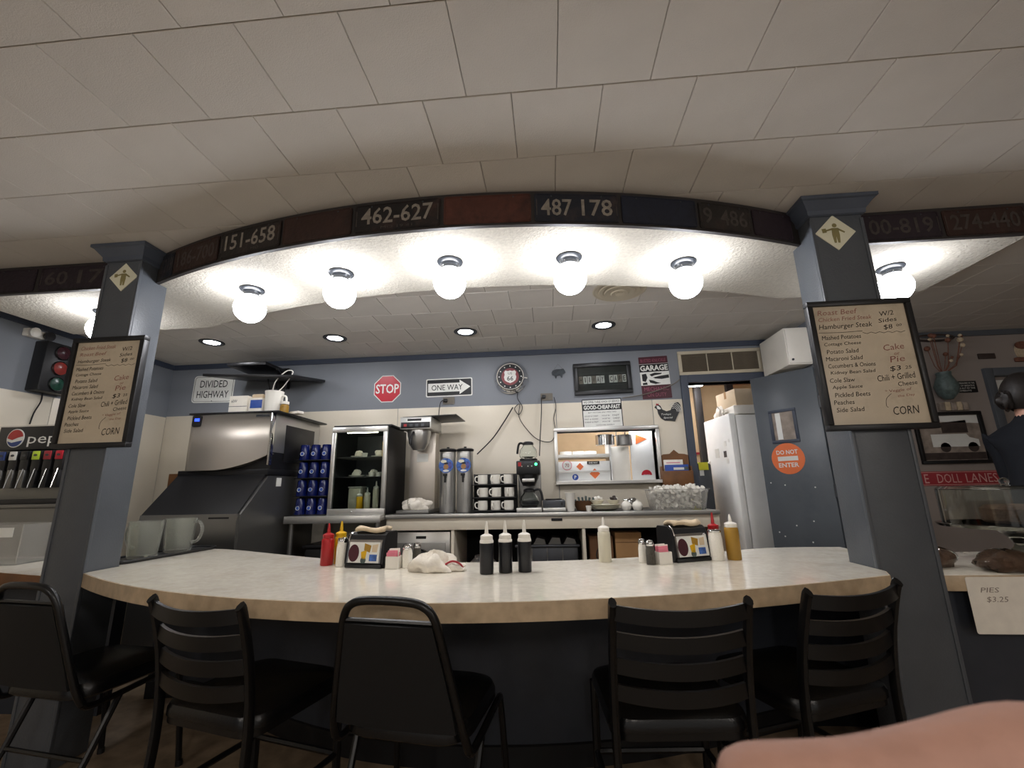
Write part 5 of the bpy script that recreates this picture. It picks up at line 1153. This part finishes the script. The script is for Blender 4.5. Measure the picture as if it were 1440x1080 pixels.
for k, m in enumerate(('emblem_blue', 'sign_white', 'sign_black', 'lime', 'red_sign', 'sign_red')):
    x = -.27+.082*k
    vv = MB().box(x-.03, x+.03, -.045, .06, .21, .338, .005).build('valve', 'black_plastic', t); MB().box(x-.025, x+.025, -.052, -.045, .278, .333, .002).build('flavour_badge', m, vv); MB().prism(disc(.011, 12, x, .307, 1.2, .7), -.0535, -.052, 'xz').build('badge_mark', 'pewter', vv, smooth=False)
    MB().box(x-.022, x+.022, -.046, -.0, .10, .215, .003).build('nozzle_shroud', 'steel_dark' if k < 3 else 'black_plastic', vv); MB().tube([(x+.012, -.048, .22), (x+.004, -.062, .10)], .0035, 6).build('lever', 'chrome', vv)
MB().box(-.36, .23, .045, .06, .03, .21).build('splash_plate', 'steel_dark', t, smooth=False); MB().box(-.37, .24, -.05, .06, 0, .03, .006).build('drip_tray', 'black_plastic', t)
t = thing('acrylic_bin', 'clear acrylic bin with paper label on the side counter', 'bin', (-3.0, 2.40, .7705), R(6)); b = MB()
for x0, x1, y0, y1, z0, z1 in ((-.30, .10, -.12, -.114, 0, .21), (-.30, .10, .114, .12, 0, .21), (-.30, -.294, -.114, .114, 0, .21), (.094, .10, -.114, .114, 0, .21), (-.294, .094, -.114, .114, 0, .006)): b.box(x0, x1, y0, y1, z0, z1)
b.build('bin_walls', 'clear_plastic', t, smooth=False); MB().box(-.02, .055, -.1225, -.1205, .145, .195).build('paper_label', 'sign_white', t, smooth=False)
t = thing('traffic_light', 'black three lens traffic light on the blue wall', 'traffic light', (XL+.0005, 3.015, 2.10), R(0)); MB().box(0, .11, -.118, .118, -.195, .195, .008).build('housing', 'black_plastic', t)
for z, m in ((.125, 'dark_red_lens'), (0, 'red_lens'), (-.125, 'green_lens')):
    l = MB().lathe([(.054, .11), (.05, .118), (.03, .124), (.001, .127)], 22, T=Matrix.Translation((0, 0, z)) @ Matrix.Rotation(PI/2, 4, 'Y')).build('lens', m, t); MB().tube([(.118, .054*math.cos(a), z+.054*math.sin(a)) for a in [R(20*k) for k in range(18)]], .004, 5, True).build('lens_rim', 'black_metal', l)
cord('power_cord', [(-3.885, 3.01, 1.905), (-3.875, 3.005, 1.84), (-3.885, 2.985, 1.75), (-3.88, 2.97, 1.66)], .005, 'cord_black', 'black cord hanging below the traffic light')
t = thing('emergency_light', 'white twin head emergency light high on the blue wall', 'emergency light', (XL+.0005, 2.86, 2.335)); MB().box(0, .05, -.06, .06, -.03, .03, .006).build('case', 'white_plastic', t)
for s, m in ((-1, 'white_plastic'), (1, 'black_plastic')): MB().lathe([(.012, 0), (.03, .02), (.036, .045), (.03, .045), (.001, .03)], 18, T=Matrix.Translation((.06, s*.05, 0)) @ Matrix.Rotation(R(100), 4, 'Y')).build('lamp_head', m, t)

# ================================================================== RIGHT SIDE
DZ = .7555
t = thing('cake_stand', 'glass cake stand with cylindrical glass dome on the display counter', 'cake stand', (2.05, 2.22, DZ))
MB().lathe([(.001, .0), (.105, 0), (.115, .006), (.10, .016), (.05, .045), (.024, .075), (.02, .09), (.035, .115), (.07, .145), (.255, .16), (.262, .172), (.255, .175), (.001, .168)], 40).build('pedestal', 'dome_glass', t)
MB().lathe([(.238, .1755), (.238, .325), (.225, .338), (.03, .342), (.03, .339), (.222, .334), (.234, .322), (.234, .1755)], 40).build('dome', 'dome_glass', t); MB().sphere((0, 0, .355), .018, 12).build('dome_knob', 'clear_glass', t)
t = thing('cake', 'dark brown cake under the glass dome', 'cake', (2.10, 2.22, DZ+.1765)); MB().lathe([(.001, 0), (.13, 0), (.14, .01), (.14, .06), (.12, .075), (.001, .08)], 30).build('cake_body', 'muffin', t); MB().prism([(-.10, .01), (-.05, .01), (-.04, .07), (-.09, .07)], -.125, -.11, 'xz').build('cut_face', 'cake_brown', t, smooth=False)
for x, y, s, lab in ((1.645, 2.21, 5, 'clear bag of brown muffins on the display counter beside the post'), (1.86, 2.085, 6, 'clear bag of brown muffins in front of the cake stand foot')):
    t = thing('muffin_bag', lab, 'bag', (x, y, DZ)); lump((0, 0, .03), .085, .001, 1.1, .8, .5, .25, 22, s).build('muffins', 'muffin', t); lump((0, 0, .034), .094, 0, 1.15, .85, .52, .25, 22, s).build('film', 'clear_glass', t)
t = thing('paper_notice', 'cream paper notice with faint writing taped to the display counter front', 'notice', (1.80, 2.0115, .645)); MB().prism(rrect(.36, .205, .008), -.0015, 0, 'xz').build('sheet', 'white_paper', t, smooth=False); text('PIES', 'photo_sepia', t, -.10, -.0018, .055, .018, .07, shear=.2); text('$3.25', 'photo_sepia', t, -.08, -.0018, .02, .022, .08, shear=.2)
t = thing('dark_bottle', 'dark glass bottle on the display counter behind the cake stand', 'bottle', (1.86, 2.56, DZ)); MB().lathe([(.001, 0), (.035, 0), (.035, .26), (.015, .31), (.014, .38), (.018, .385), (.018, .40), (.001, .40)], 20).build('bottle_body', 'black_plastic', t)
t = thing('condiment_holder', 'white and brown napkin holder on the display counter beside the post', 'holder', (1.70, 2.52, DZ)); MB().box(-.06, .09, -.03, .05, 0, .10, .006).build('box_body', 'black_plastic', t); lump((-.02, 0, .15), .05, .1005, 1, .6, 1.1, .3, 16, 4).build('napkins', 'white_cloth', t); MB().box(.02, .10, -.02, .04, .10, .22, .01).build('brown_pack', 'photo_dark', t)
t = thing('red_name_sign', 'long red sign reading DOLL LANES on the dining wall', 'sign', (3.53, WF, 1.128)); MB().box(-.36, .30, -.006, 0, -.06, .06, .002).build('plate', 'red_sign', t)
for z in (.052, -.052): MB().box(-.355, .295, -.0072, -.006, z-.002, z+.002).build('border_line', 'sign_pinkish', t, smooth=False)
for s, x, w2 in (('E', -.30, .035), ('DOLL', -.12, .19), ('LANES', .14, .25)): text(s, 'sign_pinkish', t, x, -.0075, 0, .075, w2)
t = thing('truck_picture', 'black framed picture of an old white truck', 'picture frame', (3.505, WF, 1.475)); W, Hh, e = .565, .45, .03; b = MB()
for x0, x1, z0, z1 in ((-W/2, W/2, Hh/2-e, Hh/2), (-W/2, W/2, -Hh/2, -Hh/2+e), (-W/2, -W/2+e, -Hh/2+e, Hh/2-e), (W/2-e, W/2, -Hh/2+e, Hh/2-e)): b.box(x0, x1, -.025, 0, z0, z1, .004)
b.build('frame', 'sign_black', t); p = MB().box(-W/2+e, W/2-e, -.006, 0, -Hh/2+e, Hh/2-e).build('print', 'photo_sepia', t, smooth=False)
for m, q in (('sign_white', [(-.23, .19), (.25, .19), (.25, .12), (-.23, .15)]), ('photo_dark', [(-.06, .13), (.15, .15), (.15, .04), (-.06, .04)]), ('sign_white', [(-.16, .03), (.13, .03), (.15, .0), (.22, -.02), (.22, -.08), (-.16, -.08)]), ('photo_dark', disc(.042, 16, -.06, -.085)), ('photo_dark', disc(.042, 16, .165, -.085)), ('photo_dark', [(-.25, -.13), (.25, -.13), (.25, -.19), (-.25, -.19)])): MB().prism(q, -.0075, -.006, 'xz').build('printed_shape', m, p, smooth=False)
t = thing('text_plaque', 'small black plaque with white lettering above the truck picture', 'wall plaque', (3.70, WF, 1.92)); MB().box(-.12, .12, -.012, 0, -.052, .052, .002).build('board', 'sign_black', t)
for s, z, w2 in (('LIFE IS NOT MEASURED BY THE', .033, .21), ('NUMBER OF BREATHS', .010, .20), ('WE TAKE BUT BY THE', -.013, .2), ('MOMENTS', -.036, .13)): text(s, 'sign_white', t, 0, -.0123, z, .014, w2)
tag(MB().box(-.07, .07, -.012, 0, -.025, .025, .002).build('dark_wall_tile', 'photo_dark', None, loc=(3.97, WF, 2.195)), 'small dark brown plaque above the dining doorway', 'wall plaque')
t = thing('face_plaque', 'brown carved face plaque beside the dining doorway', 'wall plaque', (4.27, WF, 2.23)); MB().prism(disc(.065, 18, 0, 0, .8, 1.2), -.02, 0, 'xz').build('face', 'dried_pale', t, smooth=False); MB().prism(disc(.06, 14, 0, .05, 1, .6), -.028, -.02, 'xz').build('hair', 'dried_flower', t, smooth=False); MB().box(-.08, .08, -.03, 0, -.10, -.06, .008).build('base', 'dried_flower', t)
t = thing('vase_wall_art', 'wall vase of dried flowers above the truck picture', 'wall decoration', (3.50, WF, 1.80)); MB().lathe([(.03, 0), (.07, .05), (.085, .12), (.05, .21), (.055, .24), (.001, .24)], 18, (0, -.09, 0)).build('vase', 'teal_wire', t); rn = random.Random(5)
for k in range(14):
    x = rn.uniform(-.10, .22); z = rn.uniform(.34, .60); MB().tube([(0, -.09, .22), (x*.6, -.09, .3), (x, -.10, z)], .003, 5).build('stem', 'dried_flower', t); MB().sphere((x, -.10, z), rn.uniform(.012, .024), 8).build('flower', 'dried_pale' if k % 2 else 'dried_flower', t)
t = thing('letter_shelf_sign', 'row of small speckled letter blocks above the truck picture', 'wall decoration', (3.58, WF, 1.745))
for k in range(5): MB().box(-.12+.048*k, -.078+.048*k, -.03, 0, -.035, .035+.006*(k % 2), .004).build('letter_block', 'dried_pale' if k % 2 else 'photo_sepia', t)
t = thing('oval_hoop', 'dark oval hoop hung high on the dining wall', 'wall decoration', (3.56, WF-.004, 2.385)); MB().tube([(.17*math.cos(R(15*k)), -.012, .028*math.sin(R(15*k))) for k in range(24)], .010, 6, True).build('hoop', 'photo_dark', t)

# person standing behind the display counter, turned to the right
def skinned(name, verts, edges, radii, m, parent=None, sub=2, root=0):
    me = bpy.data.meshes.new(name); me.from_pydata(verts, edges, []); o = bpy.data.objects.new(name, me); col.objects.link(o)
    sk = o.modifiers.new('skin', 'SKIN'); sk.use_smooth_shade = True
    for i, r in enumerate(radii):
        d = me.skin_vertices[0].data[i]; d.radius = (r, r) if not hasattr(r, '__len__') else r; d.use_root = (i == root)
    sb = o.modifiers.new('sub', 'SUBSURF'); sb.levels = sub; sb.render_levels = sub
    me.materials.append(M[m])
    if parent: o.parent = parent
    return o
t = thing('person', 'person in a dark shirt with dark tied back hair standing behind the cake stand', 'person', (2.86, 2.88, 0), R(0))
# body in person space: +x is the way the person faces
PERSON = t
V = [(0, 0, .95), (.0, 0, 1.12), (.01, 0, 1.28), (.01, 0, 1.38), (.02, 0, 1.45), (.03, 0, 1.52),
     (.0, -.09, .90), (.01, -.09, .50), (-.01, -.09, .09), (.10, -.09, .04), (0, .09, .90), (.01, .09, .50), (-.01, .09, .09), (.10, .09, .04),
     (.0, -.17, 1.37), (.02, -.20, 1.10), (.20, -.17, 1.00), (.27, -.16, .98), (.0, .17, 1.37), (.02, .20, 1.10), (.20, .17, 1.00), (.27, .16, .98)]
E_ = [(0, 1), (1, 2), (2, 3), (3, 4), (4, 5), (0, 6), (6, 7), (7, 8), (8, 9), (0, 10), (10, 11), (11, 12), (12, 13), (3, 14), (14, 15), (15, 16), (16, 17), (3, 18), (18, 19), (19, 20), (20, 21)]
Rr = [(.12, .15), (.115, .14), (.12, .155), (.10, .13), .055, .052, .085, .06, .042, .035, .085, .06, .042, .035, .062, .048, .038, .03, .062, .048, .038, .03]
skinned('body', V, E_, Rr, 'navy_shirt', t)
b = MB()
def head_pt(th, ph):
    x = .092*math.sin(th)*math.cos(ph); y = .073*math.sin(th)*math.sin(ph); z = .112*math.cos(th)
    if math.cos(ph) > .3 and z < .0: x *= 1-.10*min(1, -z/.1)
    if z < -.04: y *= 1+.9*(z+.04)/.1*.5; 
    if abs(math.sin(ph)) < .25 and math.cos(ph) > 0 and -.035 < z < .015: x += .016*(1-abs(z+.012)/.03)
    return (x, y, z)
v = []; f = []; n = 28; k = 18
for i in range(k+1):
    for j in range(n): v.append(head_pt(max(.02, min(PI-.02, PI*i/k)), 2*PI*j/n))
for i in range(k):
    for j in range(n): a = i*n+j; e = i*n+(j+1) % n; f.append((a, e, e+n, a+n))
f += [tuple(range(n)), tuple(reversed(range(k*n, k*n+n)))]
T = Matrix.Translation((.045, 0, 1.62)) @ Matrix.Rotation(R(4), 4, 'Y') @ Matrix.Scale(1.1, 4)
hd = MB().add(v, f, T).build('head', 'skin_pale', t)
MB().tube([(.022, 0, 1.43), (.03, 0, 1.50), (.035, 0, 1.57)], [.056, .05, .052], 14).build('neck', 'skin_pale', t)
for s in (-1, 1):
    MB().sphere((0, 0, 0), .028, 12, 1.15, .75, .35, T=T @ Matrix.Translation((-.005, s*.074, -.012)) @ Matrix.Rotation(R(12), 4, 'Y')).build('ear', 'skin_pale', hd)
    MB().sphere((0, 0, 0), .011, 10, T=T @ Matrix.Translation((.078, s*.030, .005))).build('eye', 'sign_white', hd); MB().sphere((0, 0, 0), .005, 8, T=T @ Matrix.Translation((.088, s*.030, .005))).build('iris', 'ink_black', hd)
MB().box(.082, .09, -.024, .024, -.066, -.056, .003, T=T).build('mouth', 'ink_red', hd)
v = []; f = []
for i in range(12):
    th = PI*.76*i/11
    for j in range(n):
        ph = 2*PI*j/n; th2 = th*(1.0 if math.cos(ph) < .1 else 1-.55*min(1, (math.cos(ph)-.1)/.5)); p = head_pt(max(.02, th2), ph); q = 1.10+.02*math.sin(5*ph+i)
        v.append((p[0]*q-.004, p[1]*q, p[2]*q))
for i in range(11):
    for j in range(n): a = i*n+j; e = i*n+(j+1) % n; f.append((a, e, e+n, a+n))
f.append(tuple(range(n)))
hr = MB().add(v, f, T).build('hair', 'hair', t)
lump((-.118, 0, -.03), .042, -9, 1, 1, 1.3, .3, 22, 6).build('hair_bun', 'hair', hr); hr.children[0].location = (.045, 0, 1.615)

# the person's hands: palm, four fingers and a thumb each, resting half curled
for sgn in (-1, 1):
    y0 = .16*sgn; W0 = Vector((.27, y0, .98))
    hv = [(.255, y0, .985), (.315, y0, .972), (.345, y0, .968)]; he = [(0, 1), (1, 2)]; hr_ = [.026, .028, .022]
    for k, (dy, ln) in enumerate(((-.027, .062), (-.009, .07), (.009, .066), (.026, .052))):
        n0 = len(hv); hv += [(.36, y0+dy, .966), (.36+ln*.55, y0+dy*1.1, .958), (.36+ln*.85, y0+dy*1.1, .935)]; he += [(2, n0), (n0, n0+1), (n0+1, n0+2)]; hr_ += [.010, .0085, .007]
    n0 = len(hv); hv += [(.325, y0-sgn*.038, .962), (.355, y0-sgn*.05, .948), (.375, y0-sgn*.048, .938)]; he += [(1, n0), (n0, n0+1), (n0+1, n0+2)]; hr_ += [.012, .010, .008]
    skinned('hand', hv, he, hr_, 'skin_pale', PERSON, 2, 1)

# hand of the person holding the camera, close to the lens
t = thing('close_hand', 'bare hand with outstretched finger close to the camera', 'hand', (0, 0, 0))
HV = dict(wrist=(.1831, .1259, 1.0287), palm=(.1385, .125, 1.0529), ik=(.1027, .1197, 1.072), i2=(.0829, .1188, 1.0688), i3=(.0629, .1179, 1.0659), it=(.033, .1156, 1.0665), mk=(.1095, .124, 1.0517), m2=(.0829, .1279, 1.0434), mt=(.0557, .1283, 1.0415), rk=(.114, .1263, 1.0346), r2=(.0874, .1302, 1.0263), r3=(.0631, .131, 1.0233), pk=(.1225, .1287, 1.0184), p2=(.0989, .1319, 1.0098), p3=(.0787, .1331, 1.0067), tk=(.156, .0984, 1.0625), t2=(.1508, .077, 1.0639), t3=(.1443, .0582, 1.0628), f1=(.2897, .0897, .934), f2=(.4124, .035, .8138))
HR = dict(wrist=.024, palm=.021, ik=.0115, i2=.0092, i3=.0085, it=.0078, mk=.011, m2=.009, mt=.0078, rk=.0105, r2=.0086, r3=.0075, pk=.0095, p2=.0075, p3=.0065, tk=.013, t2=.0105, t3=.009, f1=.032, f2=.038)
ks = list(HV); ix = {k: i for i, k in enumerate(ks)}
ed = [('palm', 'wrist'), ('wrist', 'f1'), ('f1', 'f2'), ('palm', 'ik'), ('ik', 'i2'), ('i2', 'i3'), ('i3', 'it'), ('palm', 'mk'), ('mk', 'm2'), ('m2', 'mt'), ('palm', 'rk'), ('rk', 'r2'), ('r2', 'r3'), ('palm', 'pk'), ('pk', 'p2'), ('p2', 'p3'), ('palm', 'tk'), ('tk', 't2'), ('t2', 't3')]
skinned('hand_skin', [HV[k] for k in ks], [(ix[a], ix[b_]) for a, b_ in ed], [HR[k] for k in ks], 'skin', t, 2, ix['palm'])
MB().tube([(.33, .072, .895), (.44, .022, .787), (.60, -.10, .62)], [.042, .048, .055], 16).build('sleeve', 'navy_shirt', t)
